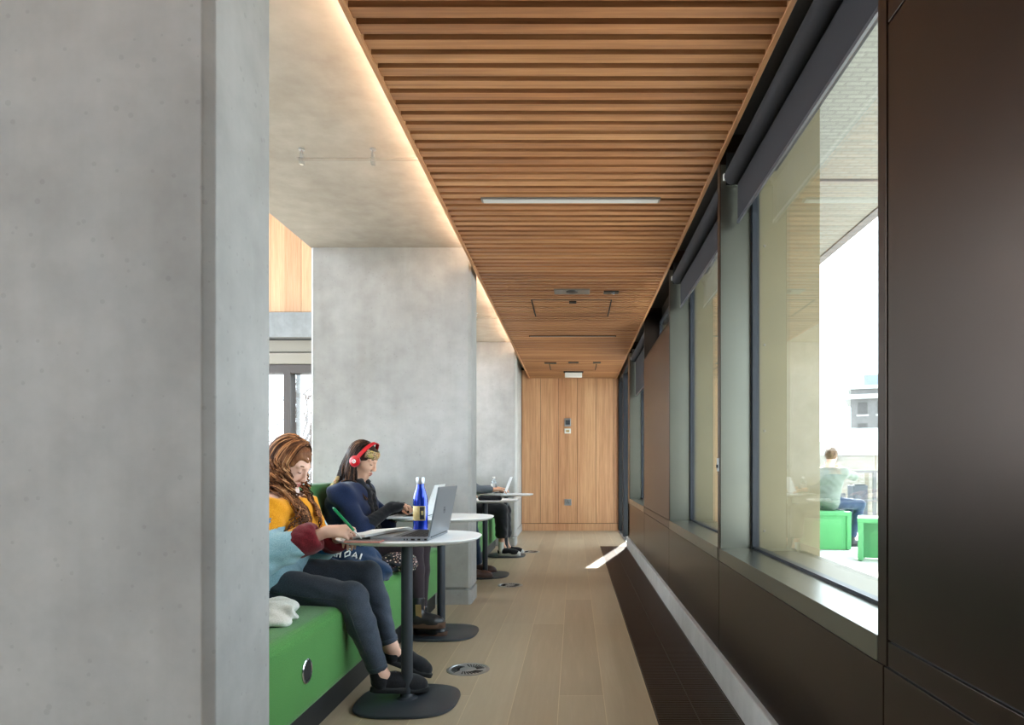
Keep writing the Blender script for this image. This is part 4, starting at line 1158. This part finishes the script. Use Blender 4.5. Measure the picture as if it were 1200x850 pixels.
# ---- person 1: curly auburn hair, colour-block knit, grey jeans, writing
th = math.radians(31)
faceA = frame(yaw((math.cos(th), 0, -math.sin(th)), -9))
spec = dict(pelvis=(-1.40, 3.12, .555), chest=(-1.345, 3.10, .80), neck=(-1.325, 3.10, .935), head=(-1.290, 3.10, 1.070), face=faceA,
    shR=(-1.335, 2.945, .875), shL=(-1.315, 3.255, .880), elR=(-1.285, 2.83, .685), elL=(-1.24, 3.34, .68), wrR=(-1.035, 2.865, .785), wrL=(-1.07, 3.13, .735),
    hipR=(-1.39, 3.03, .535), hipL=(-1.39, 3.20, .55), knR=(-.972, 2.985, .485), knL=(-.972, 3.20, .548),
    anR=(-.862, 3.03, .135), anL=(-.872, 3.24, .205), heelR=(-.900, 3.01, .062), toeR=(-.675, 3.15, .022), heelL=(-.905, 3.25, .128), toeL=(-.705, 3.345, .022),
    handR=dict(d=(.93, .10, -.02), n_=(.15, -.75, .62), thumb=(.3, .4, .8), fk=((38, 42, 25), (48, 45, 28), (55, 48, 30), (60, 50, 30)), tk=((.75, .55, -.5), (.9, .1, -.55), (.9, -.1, -.5)), sc=.95),
    handL=dict(d=(.6, -.75, -.05), n_=(0, 0, 1), thumb=(.7, .6, 0), curls=(25, 40, 30), sc=.92), girth=1.0, arm=.95)
pA, J, L, tips = person(spec, 'person with long curly auburn hair in a yellow and blue jumper, writing by hand', M['skin_a'], .005)
JA = J
face_parts(pA, J['head'], J['face'], .95, M['auburn'], None)
# knitted jumper with colour blocks, and its cuffs
s = SDF(); torso_prims(s, J, .022)
for a, b_, c_ in (('shR', 'elR', 'wrR'), ('shL', 'elL', 'wrL')):
    s.cap(J[a], J[b_], .070, .072, .03); s.cap(J[b_], J[b_].lerp(J[c_], .55), .076, .066, .03)
s.cap(J['pelvis']+Vector((.06, -.10, .01)), J['pelvis']+Vector((.06, .08, .01)), .085, None, .04)
s.cut(J['neck']+Vector((.0, 0, -.005)), Vector((-.15, 0, -1)).normalized(), .01)
def pickA(C):
    r = np.zeros(len(C)); x, y, z = C[:, 0], C[:, 1], C[:, 2]
    dd = (np.array(J['elR']-J['shR'])); 
    wv = .006*np.sin(x*60)
    r[(z < .795+wv) & (y < 2.93)] = 1
    r[(z < .735+.10*(x+1.25)) & (y >= 2.93)] = 1
    r[(z > .795+wv) & (z < .845+wv) & (y < 2.96) & (x < -1.27)] = 2
    r[(z < .665) & (z > .645) & (y > 2.9)] = 2
    r[(y > 3.3) & (z < .80)] = 1
    return r
jm = sbuild(s, 'jumper', [M['yellow'], M['sky_knit'], M['blue_knit']], pA, .005, wrinkle=.0042, wfreq=38, pick=pickA)
for w_, e_, q in (('wrR', 'elR', .0), ('wrL', 'elL', 0)):
    a = J[e_].lerp(J[w_], .52); b_ = J[e_].lerp(J[w_], .84)
    s = SDF().cap(a, b_, .062, .058, .01); dv = (b_-a).normalized()
    s.cap(a.lerp(b_, .35), b_, .067, .063, .012)
    s.cut(b_+dv*.006, -dv, .022); s.ell(b_+dv*.02, (.034, .034, .034), None, .014, -1)
    sbuild(s, 'cuff', M['maroon'], jm, .005, wrinkle=.002, wfreq=90)
s = SDF().cap(J['neck']+Vector((-.02, 0, -.035)), J['neck']+Vector((.005, 0, .012)), .078, .064, .01)
sbuild(s, 'collar', M['pink_cloth'], jm, .006, wrinkle=.003, wfreq=90)
# jeans
s = SDF(); s.cap(J['pelvis']+Vector((0, -.07, -.012)), J['pelvis']+Vector((0, .07, -.012)), .112, None, .05)
hems = {}
for sd in 'RL': hems[sd] = trouser_leg(s, J, sd, .008, .03, .90, .078, .055, .034)
for sd in 'RL':
    v = (J['an'+sd]-J['kn'+sd]).normalized()
    s.ell(hems[sd]+v*.05, (.046, .046, .046), None, .004, -1)
s.cut((0, 0, .66), (0, 0, -1))
jn = sbuild(s, 'jeans', M['denim'], pA, .005, wrinkle=.0022, wfreq=46, wdir=(1.3, .8, 1.3))
for sd in 'RL':
    v = (J['an'+sd]-J['kn'+sd]).normalized(); e_ = hems[sd]+v*.008
    m = MB(); m.tube([e_-v*.016, e_+v*.006], [.0445, .043], 32, False); o = m.build('hem', M['denim'], jn); q = o.modifiers.new('thick', 'SOLIDIFY'); q.thickness = .003
hp, kn, an = J['hipR'], J['knR'], J['anR']
path = []
for i in range(15):
    t = i/14; path.append(hp.lerp(kn, t)+Vector((0, -(.086-.026*t)-.001, -.012*math.sin(PI*t))))
for i in range(1, 15):
    t = i/15; p = kn.lerp(an, t*.9); r_ = .0625 if t < .35 else .0625-(t-.35)/.6*.0195; path.append(p+Vector((-.01, -r_, 0)))
path = [onto(jn, p_, .0004) for p_ in path]
m = MB(); m.tube(path, .0017, 6); m.build('seam', M['slate_metal'], jn)
# socks and trainers
for sd, lab in (('R', 0), ('L', 1)):
    an, heel, toe = J['an'+sd], J['heel'+sd], J['toe'+sd]
    d_ = (toe-heel).normalized()
    kv = (J['kn'+sd]-an).normalized()
    s = SDF().cap(heel+d_*.045+Vector((0, 0, .05)), an+kv*.03, .041, .0375, .02); s.cut(an+kv*.028, -kv, .004)
    sbuild(s, 'sock', M['black_cloth'], pA, .005, wrinkle=.001, wfreq=90)
    shoe(pA, heel, toe, None, M['black_cloth'], M['rubber_black'], .041, 'trainer', .022, M['rubber_black'] if sd == 'L' else M['grey_cloth'])
# hair: an underlayer following the skull and many curled locks
rnd = random.Random(11); c = J['head']; f_, l_, u_ = J['face']; R = rotm(*J['face'])
s = SDF().ell(L(-.018, 0, .033), (.0945, .0782, .0868), R, .02).ell(c+Vector((-.070, 0, -.06)), (.055, .06, .11), None, .04)
s.ell(c+Vector((-.055, -.070, -.10)), (.040, .018, .09), None, .04).ell(c+Vector((-.055, .070, -.10)), (.04, .018, .08), None, .04)
s.ell(L(.125, 0, -.040), (.088, .10, .085), R, .01, -1)
hr = sbuild(s, 'hair', M['auburn'], pA, .006, wrinkle=.003, wfreq=120)
mb = MB()
keepA = [(J['neck']-Vector((0, 0, .04)), J['shR'], .095), (J['neck']-Vector((0, 0, .04)), J['shL'], .095), (J['chest']+Vector((.02, -.07, 0)), J['chest']+Vector((.02, .07, 0)), .145), (J['shR'], J['elR'], .085), (J['neck'], J['head'], .055)]
for i in range(620):
    mb.cur = rnd.choice((0, 0, 1, 1, 2))
    side = rnd.choice((-1, -1, 1)); u = rnd.random()
    psi = side*(61+119*u**.9)
    rad = rnd.uniform(-.004, .006)+.010*u
    a = math.radians(psi)
    front = max(0, 1-u*2.2)
    tgt = c+Vector((-.055+.085*math.cos(a)*1.25+(.085*front)*rnd.random()+rnd.uniform(-.025, .04), .088*math.sin(a)*rnd.uniform(.55, 1.3)+rnd.uniform(-.03, .03), 0))
    fall = rnd.uniform(.15, .27)+(.02 if side < 0 else 0)
    strand(L, .95, psi, rnd.uniform(-.02, .045), rad, fall, rnd, rnd.uniform(.0020, .0036), rnd.uniform(.008, .021), rnd.uniform(.035, .06), 34, target=tgt, arc=96, mb=mb, keep=keepA)
mb.build('curls', [M['auburn'], M['auburn_dark'], M['auburn_light']], hr, auto=False)
# pen in the writing hand
m = MB(); a = Vector((-1.000, 2.835, .884)); b_ = Vector((-.895, 2.875, TOP+.012)); dv = (b_-a).normalized()
pen = thing('pen', tuple(b_), 'green felt pen held by the person with curly auburn hair', 'pen')
m.tube([a, a+dv*.004, a+dv*.125], [.0035, .0058, .0058], 16); m.build('barrel', M['pen_green'], pen)
m = MB(); m.tube([a+dv*.125, a+dv*.145, b_], [.0052, .003, .0012], 12); m.build('tip', M['white_plastic'], pen)
m = MB(); m.tube([a-dv*.004, a+dv*.003], [.003, .0045], 12); m.build('end_cap', simple('pale_mint', '#a9d8c8', .4), pen)

# ---- person 2: red headphones, navy jacket, dark tights, ankle boots, typing
th = math.radians(24)
faceB = frame(yaw((math.cos(th), 0, -math.sin(th)), -8))
spec = dict(pelvis=(-1.43, 4.30, .555), chest=(-1.395, 4.28, .80), neck=(-1.375, 4.28, .945), head=(-1.325, 4.28, 1.103), face=faceB,
    shR=(-1.40, 4.10, .885), shL=(-1.38, 4.45, .885), elR=(-1.27, 4.06, .685), elL=(-1.23, 4.50, .69), wrR=(-1.115, 4.16, .812), wrL=(-1.12, 4.40, .79),
    hipR=(-1.42, 4.21, .54), hipL=(-1.42, 4.39, .54), knR=(-.985, 4.17, .555), knL=(-.975, 4.33, .555),
    anR=(-.955, 4.17, .205), anL=(-.962, 4.265, .13), heelR=(-1.005, 4.14, .085), toeR=(-.79, 4.18, .075), heelL=(-1.0, 4.255, .0), toeL=(-.79, 4.24, .0),
    handR=dict(d=(.93, .05, .12), n_=(-.1, 0, 1), thumb=(0, 1, 0), curls=(25, 45, 35), sc=.95),
    handL=dict(d=(.95, -.1, -.1), n_=(0, 0, 1), thumb=(0, -1, 0), curls=(20, 30, 25), sc=.93), girth=1.02, arm=1.0)
pB, J, L, tips = person(spec, 'person with straight brown hair, navy jacket and red headphones, typing', M['skin_b'], .0055)
face_parts(pB, J['head'], J['face'], .95, M['brunette'], None)
s = SDF(); torso_prims(s, J, .020)
for a, b_, c_ in (('shR', 'elR', 'wrR'), ('shL', 'elL', 'wrL')):
    s.cap(J[a]+Vector((0, .01, -.01)), J[b_], .060, .060, .015); s.cap(J[b_], J[b_].lerp(J[c_], .22), .060, .052, .015)
s.cap(J['pelvis']+Vector((.02, -.08, .04)), J['pelvis']+Vector((.02, .08, .04)), .125, None, .04)
s.cut(J['neck']+Vector((0, 0, .02)), Vector((-.2, 0, -1)).normalized(), .01)
jk = sbuild(s, 'jacket', M['navy'], pB, .0055, wrinkle=.0065, wfreq=30)
m = SDF()   # dark scarf down the front of the jacket
nk = J['neck']
m.chain([nk+Vector((-.03, -.07, .02)), nk+Vector((.05, -.055, .01)), nk+Vector((.085, -.035, -.05)), nk+Vector((.105, -.05, -.16)), nk+Vector((.13, -.055, -.28)), nk+Vector((.14, -.05, -.36))], [.024, .026, .028, .027, .030, .026], .02)
m.chain([nk+Vector((-.03, .07, .02)), nk+Vector((.05, .055, .01)), nk+Vector((.09, .02, -.05)), nk+Vector((.12, .0, -.17)), nk+Vector((.14, .01, -.30))], [.024, .026, .028, .026, .024], .02)
m.cap(nk+Vector((-.045, -.04, .02)), nk+Vector((-.045, .04, .02)), .024, None, .02)
sbuild(m, 'scarf', M['black_cloth'], pB, .005, wrinkle=.003, wfreq=110)
# dark skirt and tights
s = SDF(); s.cap(J['pelvis']+Vector((0, -.07, -.01)), J['pelvis']+Vector((0, .07, -.01)), .125, None, .05)
for sd in 'RL': s.cap(J['hip'+sd], J['hip'+sd].lerp(J['kn'+sd], .45), .098, .086, .05)
sbuild(s, 'skirt', M['black_cloth'], pB, .007, wrinkle=.003, wfreq=50)
s = SDF()
for sd in 'RL': trouser_leg(s, J, sd, .003, .02, 1.0, .080, .057, .036)
sbuild(s, 'tights', M['tights'], pB, .0055)
# fingerless gloves over the forearms
for sd in 'RL':
    e_, w_ = J['el'+sd], J['wr'+sd]; s = SDF(); hd = Vector(spec['hand'+sd]['d']).normalized()
    s.cap(e_.lerp(w_, .15), w_, .045, .031, .02); s.cap(w_, w_+hd*.035, .031, .033, .02)
    tv = hd.cross(Vector((0, 0, 1))).normalized(); s.cap(w_+hd*.045-tv*.022, w_+hd*.045+tv*.022, .0195, None, .02); s.cap(w_+hd*.03-tv*.02, w_+hd*.07-tv*.02+Vector((0, 0, .004)), .017, .016, .015); s.cap(w_+hd*.03+tv*.02, w_+hd*.07+tv*.02+Vector((0, 0, .004)), .017, .016, .015)
    sbuild(s, 'glove', M['black_cloth'], pB, .005, wrinkle=.0015, wfreq=110)
for sd in 'RL':
    heel, toe = J['heel'+sd], J['toe'+sd]; d_ = (toe-heel).normalized()
    up_ = (J['kn'+sd]-J['an'+sd]).normalized()
    sh, A = shoe(pB, heel, toe, J['an'+sd]+up_*.055, M['black_leather'], M['sole_brown'], .043, 'boot', .034, None, None, 0, .047, M['tan_elastic'])
    m = MB(); p_ = J['an'+sd]+up_*.055+Vector((-.046, 0, -.02)); m.tube([p_, p_+Vector((-.008, 0, .04)), p_+Vector((-.004, 0, .055)), p_+Vector((.003, 0, .04)), p_+Vector((.004, 0, .01))], .004, 6); m.build('pull_tab', M['tan_elastic'], sh)
# hair
rnd = random.Random(5); c = J['head']; R = rotm(*J['face'])
s = SDF().ell(L(-.018, 0, .033), (.0945, .0778, .0868), R, .02).ell(c+Vector((-.070, 0, -.06)), (.045, .062, .11), None, .04)
s.ell(c+Vector((-.050, -.070, -.10)), (.040, .012, .10), None, .03).ell(c+Vector((-.050, .070, -.10)), (.04, .012, .10), None, .03)
s.ell(L(.125, 0, -.050), (.088, .10, .080), R, .01, -1)
hr = sbuild(s, 'hair', M['brunette'], pB, .006)
mb = MB()
keepB = [(J['neck']-Vector((0, 0, .04)), J['shR'], .085), (J['neck']-Vector((0, 0, .04)), J['shL'], .085), (J['chest']+Vector((.0, -.08, 0)), J['chest']+Vector((.0, .08, 0)), .135), (J['shR'], J['elR'], .075), (J['neck'], J['head'], .055)]
for i in range(520):
    mb.cur = rnd.choice((0, 0, 1, 1, 2))
    side = rnd.choice((-1, -1, 1)); u = rnd.random(); psi = side*(82+98*u); a = math.radians(psi)
    tgt = c+Vector((-.055+.085*math.cos(a)*1.5+rnd.uniform(-.03, .02), .092*math.sin(a)*rnd.uniform(.7, 1.12), 0))
    strand(L, .95, psi, rnd.uniform(-.015, .045), rnd.uniform(-.002, .005), rnd.uniform(.19, .275), rnd, rnd.uniform(.002, .0036), rnd.uniform(.001, .005), rnd.uniform(.08, .15), 18, target=tgt, arc=96, mb=mb, keep=keepB)
mb.build('locks', [M['brunette'], M['brunette_dark'], M['brunette_light']], hr, auto=False)
# leopard headband across the brow, its tail hanging at the back
m = MB(); pts = []
for i in range(25):
    a = math.radians(-64+128*i/24); pts.append((L(-.014+.096*math.cos(a), .080*math.sin(a), .064-.006*math.cos(a)), a))
vs = []; hw = .028
for p, a in pts:
    n_ = (p-L(-.012, 0, .05)).normalized(); n2 = J['face'][2]
    for dz, dn in ((-hw, .001), (-hw*.5, .006), (0, .008), (hw*.5, .006), (hw, -.004)): vs.append(p+n2*dz*.95+n_*dn)
m.add(vs, [(5*i+k_, 5*i+k_+1, 5*i+k_+6, 5*i+k_+5) for i in range(24) for k_ in range(4)], True)
o = m.build('headband', M['leopard'], pB, auto=False); q = o.modifiers.new('thick', 'SOLIDIFY'); q.thickness = .004; q.offset = 0
s = SDF().chain([c+Vector((-.135, -.06, -.11)), c+Vector((-.165, -.065, -.17)), c+Vector((-.185, -.07, -.235))], [.012, .02, .016], .01)
sbuild(s, 'headband_tail', M['leopard'], pB, .005, wrinkle=.003, wfreq=120)
m = MB(); ec = L(-.004, -.083, -.045); m.tube([ec+Vector((.011*math.cos(t*PI/8), 0, -.014+.014*math.sin(t*PI/8))) for t in range(17)], .0013, 6); m.build('earring', simple('gold', '#d9b45a', .25, 1), pB)
# red headphones
hp_ = thing('headphones', tuple(c), 'red over-ear headphones worn over long straight brown hair', 'headphones')
f_, l_, u_ = J['face']
def L2(x, y, z): return c+f_*x+l_*y+u_*z
m = MB(); vs = []
for i in range(33):
    a = PI*i/32; y_ = -math.cos(a)*.094; z_ = .005+math.sin(a)*.126; x_ = .000+.036*math.sin(a)
    for dx in (-.0125, .0125):
        for dr in (-.003, .003):
            n_ = Vector((0, -math.cos(a), math.sin(a))); vs.append(L2(x_+dx, y_+n_.y*dr, z_+n_.z*dr))
fs = []
for i in range(32):
    b_ = 4*i
    for k0, k1 in ((0, 1), (1, 3), (3, 2), (2, 0)): fs.append((b_+k0, b_+k1, b_+4+k1, b_+4+k0))
m.add(vs, fs, True); m.build('band', M['red_plastic'], hp_, bevel=.001)
for q in (-1, 1):
    e = L2(-.002, q*.094, -.012)
    m = MB(); m.lathe([(.026, -.016), (.031, -.012), (.031, -.002), (.026, 0)], e, 32, l_*q); m.build('ear_pad', M['ear_pad'], hp_)
    m = MB(); m.lathe([(.030, -.001), (.032, .003), (.031, .012), (.025, .016), (0, .0165)], e, 36, l_*q); cup = m.build('ear_cup', M['red_plastic'], hp_)
    m = MB(); m.lathe([(.0125, .0164), (.0125, .0172), (0, .0172)], e, 24, l_*q); m.build('emblem', M['white_plastic'], cup)
    m = MB(); pts = [e+l_*q*.0176+(f_*math.cos(t*PI/8)+u_*math.sin(t*PI/8))*.0052-u_*.002 for t in range(17)]; m.tube(pts, .0014, 6); m.tube([e+l_*q*.0176-f_*.0052-u_*.002, e+l_*q*.0176-f_*.0052+u_*.010], .0014, 6); m.build('emblem_mark', M['red_plastic'], cup)
    m = MB(); m.lathe([(.0345, .0), (.036, .003), (.0345, .006)], e, 36, l_*q); m.build('trim_ring', M['red_plastic'], cup)

# ---- person 3: furthest table, black trousers, white socks and white toed sneakers
def sitter(x, y, dx=0.0, **kw):
    f0 = frame((math.cos(.5), 0, -math.sin(.5)))
    b_ = dict(pelvis=(x-.60, y, .56), chest=(x-.55, y, .82), neck=(x-.52, y, .98), head=(x-.46, y, 1.13), face=f0,
        shR=(x-.54, y-.18, .91), shL=(x-.54, y+.18, .91), elR=(x-.38, y-.20, .74), elL=(x-.38, y+.20, .74), wrR=(x-.12, y-.10, .785), wrL=(x-.12, y+.12, .785),
        hipR=(x-.60, y-.09, .545), hipL=(x-.60, y+.09, .545), knR=(x-.13, y-.10, .545), knL=(x-.13, y+.10, .545),
        anR=(x-.12, y-.10, .11), anL=(x-.12, y+.10, .11), heelR=(x-.16, y-.10, .0), toeR=(x+.10, y-.10, 0), heelL=(x-.16, y+.10, 0), toeL=(x+.10, y+.10, 0),
        handR=dict(d=(1, .05, -.04), n_=(0, 0, 1), thumb=(0, 1, 0), curls=(20, 30, 25)), handL=dict(d=(1, -.1, -.04), n_=(0, 0, 1), thumb=(0, -1, 0), curls=(20, 30, 25)), bust=0, girth=1.05)
    b_.update(kw); return b_
def dress(root, J, top, trousers, h=.008, hem=.85, e=.014, sleeve=.8, fit=.0):
    s = SDF(); torso_prims(s, J, .022)
    for a, b_, c_ in (('shR', 'elR', 'wrR'), ('shL', 'elL', 'wrL')):
        s.cap(J[a], J[b_], .066, .056, .03); s.cap(J[b_], J[b_].lerp(J[c_], sleeve), .056, .042, .03)
    s.cap(J['pelvis']+Vector((.02, -.08, .02)), J['pelvis']+Vector((.02, .08, .02)), .118, None, .04)
    s.cut(J['neck']+Vector((0, 0, .0)), (0, 0, -1), .01)
    sbuild(s, 'sweater', top, root, h, wrinkle=.003, wfreq=36)
    s = SDF(); s.cap(J['pelvis']+Vector((0, -.07, -.01)), J['pelvis']+Vector((0, .07, -.01)), .112, None, .05)
    for sd in 'RL':
        en = trouser_leg(s, J, sd, e, .03, hem, .082, .058, .040+fit)
        s.ell(en+(J['an'+sd]-J['kn'+sd]).normalized()*(.04+e+fit), (.05+fit,)*3, None, .004, -1)
    s.cut((0, 0, J['pelvis'].z+.09), (0, 0, -1))
    sbuild(s, 'trousers', trousers, root, h, wrinkle=.003, wfreq=40)
def short_hair(root, L, J, mat, long_=0, rr=.0):
    R = rotm(*J['face'])
    s = SDF().ell(L(-.022, 0, .038), (.101+rr, .081+rr, .089+rr), R, .02)
    if long_: s.ell(L(-.07, 0, -.05), (.05, .07, .09), R, .03)
    s.ell(L(.125, 0, -.045), (.085, .10, .085), R, .01, -1)
    hr = sbuild(s, 'hair', mat, root, .006, wrinkle=.003, wfreq=120)
    return hr
sp = sitter(-.73, 8.14, anR=(-.865, 8.12, .165), anL=(-.84, 8.36, .14), heelR=(-.91, 8.10, .015), toeR=(-.635, 8.07, .015), heelL=(-.89, 8.40, 0), toeL=(-.62, 8.42, 0),
    pelvis=(-1.36, 8.14, .56), chest=(-1.35, 8.14, .82), neck=(-1.34, 8.14, .98), head=(-1.30, 8.14, 1.13), shR=(-1.34, 7.96, .91), shL=(-1.34, 8.32, .91), hipR=(-1.34, 8.05, .545), hipL=(-1.34, 8.23, .545), knR=(-.86, 8.04, .555), knL=(-.845, 8.24, .55), wrR=(-.93, 7.98, .80), elR=(-1.20, 7.96, .80), wrL=(-.93, 8.34, .80), elL=(-1.2, 8.38, .79))
pC, J, L, tips = person(sp, 'person in black cropped trousers and white toed sneakers at the furthest table', M['skin_b'], .008)
dress(pC, J, M['grey_cloth'], M['black_cloth'], hem=.72, e=.020, fit=.014)
short_hair(pC, L, J, M['dark_hair']); face_parts(pC, J['head'], J['face'], .95, M['dark_hair'], None)
for sd in 'RL':
    an, heel, toe = J['an'+sd], J['heel'+sd], J['toe'+sd]
    s = SDF().cap(heel+(toe-heel).normalized()*.045+Vector((0, 0, .05)), an+Vector((0, 0, .01)), .040, .039, .02).cut(an+Vector((0, 0, .02)), (0, 0, -1))
    sbuild(s, 'sock', M['white_cloth'], pC, .007)
    shoe(pC, heel, toe, None, M['black_cloth'], M['rubber_white'], .040, 'sneaker', .028, M['rubber_white'], M['rubber_white'])
# ---- person 4: brown shoes, mostly hidden by the middle pier
sp = sitter(-.90, 6.62, heelR=(-1.02, 6.44, 0), toeR=(-.765, 6.50, 0), anR=(-.985, 6.45, .11), heelL=(-1.01, 6.80, 0), toeL=(-.77, 6.84, 0), anL=(-.97, 6.80, .11),
    knR=(-1.03, 6.50, .545), knL=(-1.03, 6.72, .545), wrR=(-1.10, 6.46, .80), wrL=(-1.10, 6.82, .80), elR=(-1.32, 6.40, .79), elL=(-1.32, 6.84, .79))
pD, J, L, tips = person(sp, 'person in blue jeans and brown shoes, mostly hidden behind the middle pier', M['skin_b'], .008)
dress(pD, J, M['maroon'], M['dark_denim'], hem=.97)
short_hair(pD, L, J, M['fair_hair']); face_parts(pD, J['head'], J['face'], .95, M['fair_hair'], None)
for sd in 'RL': shoe(pD, J['heel'+sd], J['toe'+sd], J['an'+sd], M['brown_leather'], M['rubber_black'], .040, 'shoe', .016, M['rubber_black'])

# ---- person on the terrace, seen from behind
fz = -.04; X0, Y0_ = 3.52, 9.45
fE = frame((.55, .80, -.05))
spec = dict(pelvis=(3.46, 9.42, .60), chest=(3.50, 9.44, .88), neck=(3.53, 9.46, 1.06), head=(3.575, 9.49, 1.215), face=fE, base=fz,
    shR=(3.68, 9.34, 1.00), shL=(3.37, 9.53, 1.00), elR=(3.88, 9.48, .935), elL=(3.50, 9.80, .86), wrR=(3.80, 9.68, 1.02), wrL=(3.68, 9.86, .96),
    hipR=(3.54, 9.36, .58), hipL=(3.46, 9.52, .58), knR=(3.98, 9.50, .545), knL=(3.93, 9.70, .55), anR=(3.87, 9.50, .09), anL=(3.83, 9.74, .09),
    heelR=(3.82, 9.49, fz), toeR=(4.04, 9.55, fz), heelL=(3.78, 9.73, fz), toeL=(4.01, 9.79, fz),
    handR=dict(d=(-.5, .5, .5), n_=(.5, .5, .3), thumb=(-.5, 0, 1), curls=(30, 40, 30)), handL=dict(d=(.8, .2, .4), n_=(0, 0, 1), thumb=(0, -1, 0), curls=(30, 40, 30)), bust=0, girth=1.06)
pE, J, L, tips = person(spec, 'person with a fair hair bun in a pale sage sweater, seated outside on the terrace', M['skin_a'], .008)
dress(pE, J, M['pale_sage'], M['dark_denim'], hem=.96, e=.010, sleeve=.75)
hr = short_hair(pE, L, J, M['dull_blond'], 0, .004)
s = SDF().ell(L(-.10, 0, .055), (.045, .045, .045), None, .01); sbuild(s, 'bun', M['dull_blond'], hr, .006, wrinkle=.003, wfreq=140)
face_parts(pE, J['head'], J['face'], .95, M['fair_hair'], None)
for sd in 'RL': shoe(pE, J['heel'+sd], J['toe'+sd], J['an'+sd]+Vector((0, 0, .03)), M['black_leather'], M['rubber_black'], .040, 'boot', .02)
# ------------------------------------------------------------------ light and camera
W = bpy.data.worlds.new('sky'); S.world = W; W.use_nodes = True
nt = W.node_tree; bg = nt.nodes['Background']
bg.inputs['Color'].default_value = (.82, .91, 1.0, 1); bg.inputs['Strength'].default_value = SKY
def light(name, typ, loc, d, energy, color=(1, 1, 1), **kw):
    L = bpy.data.lights.new(name, typ); L.energy = energy; L.color = color
    for k_, v in kw.items(): setattr(L, k_, v)
    o = bpy.data.objects.new(name, L); COL.objects.link(o); o.location = loc
    o.rotation_euler = Vector(d).to_track_quat('-Z', 'Y').to_euler()
    return o
light('sun', 'SUN', (20, 40, 30), (-.235, -.972, -.66), SUN, (1, .96, .91), angle=math.radians(.6))
def portal(loc, d, sx, sy):
    o = light('window_portal', 'AREA', loc, d, 1, shape='RECTANGLE', size=sx, size_y=sy); o.data.cycles.is_portal = True
L_ = light('west_fill', 'AREA', (-7.4, 6.6, 3), (1, 0, 0), LEFT_FILL, (.90, .95, 1), shape='RECTANGLE', size=10, size_y=5.6)  # unseen area lamp added inside the west glazing to brighten the interior
for yy in (2.5, 4.3, 7.97, -1.15): portal((1.0, yy, 1.6), (-1, 0, 0), 1.75, 1.9)
portal((1.05, 10.3, 1.3), (-1, 0, 0), 2.1, 2.5)
cam = bpy.data.cameras.new('camera'); co = bpy.data.objects.new('camera', cam); COL.objects.link(co)
co.location = (0, 0, H); co.rotation_euler = (PI/2, 0, 0)
cam.sensor_fit = 'HORIZONTAL'; cam.sensor_width = 36; cam.lens = 36*F/1200
cam.shift_x = -73/1200; cam.shift_y = 124/1200; cam.clip_start = .05; cam.clip_end = 400
S.camera = co
vs = S.view_settings; vs.view_transform = 'Standard'; vs.look = 'None'; vs.gamma = 1; vs.use_curve_mapping = False; vs.exposure = EXPO
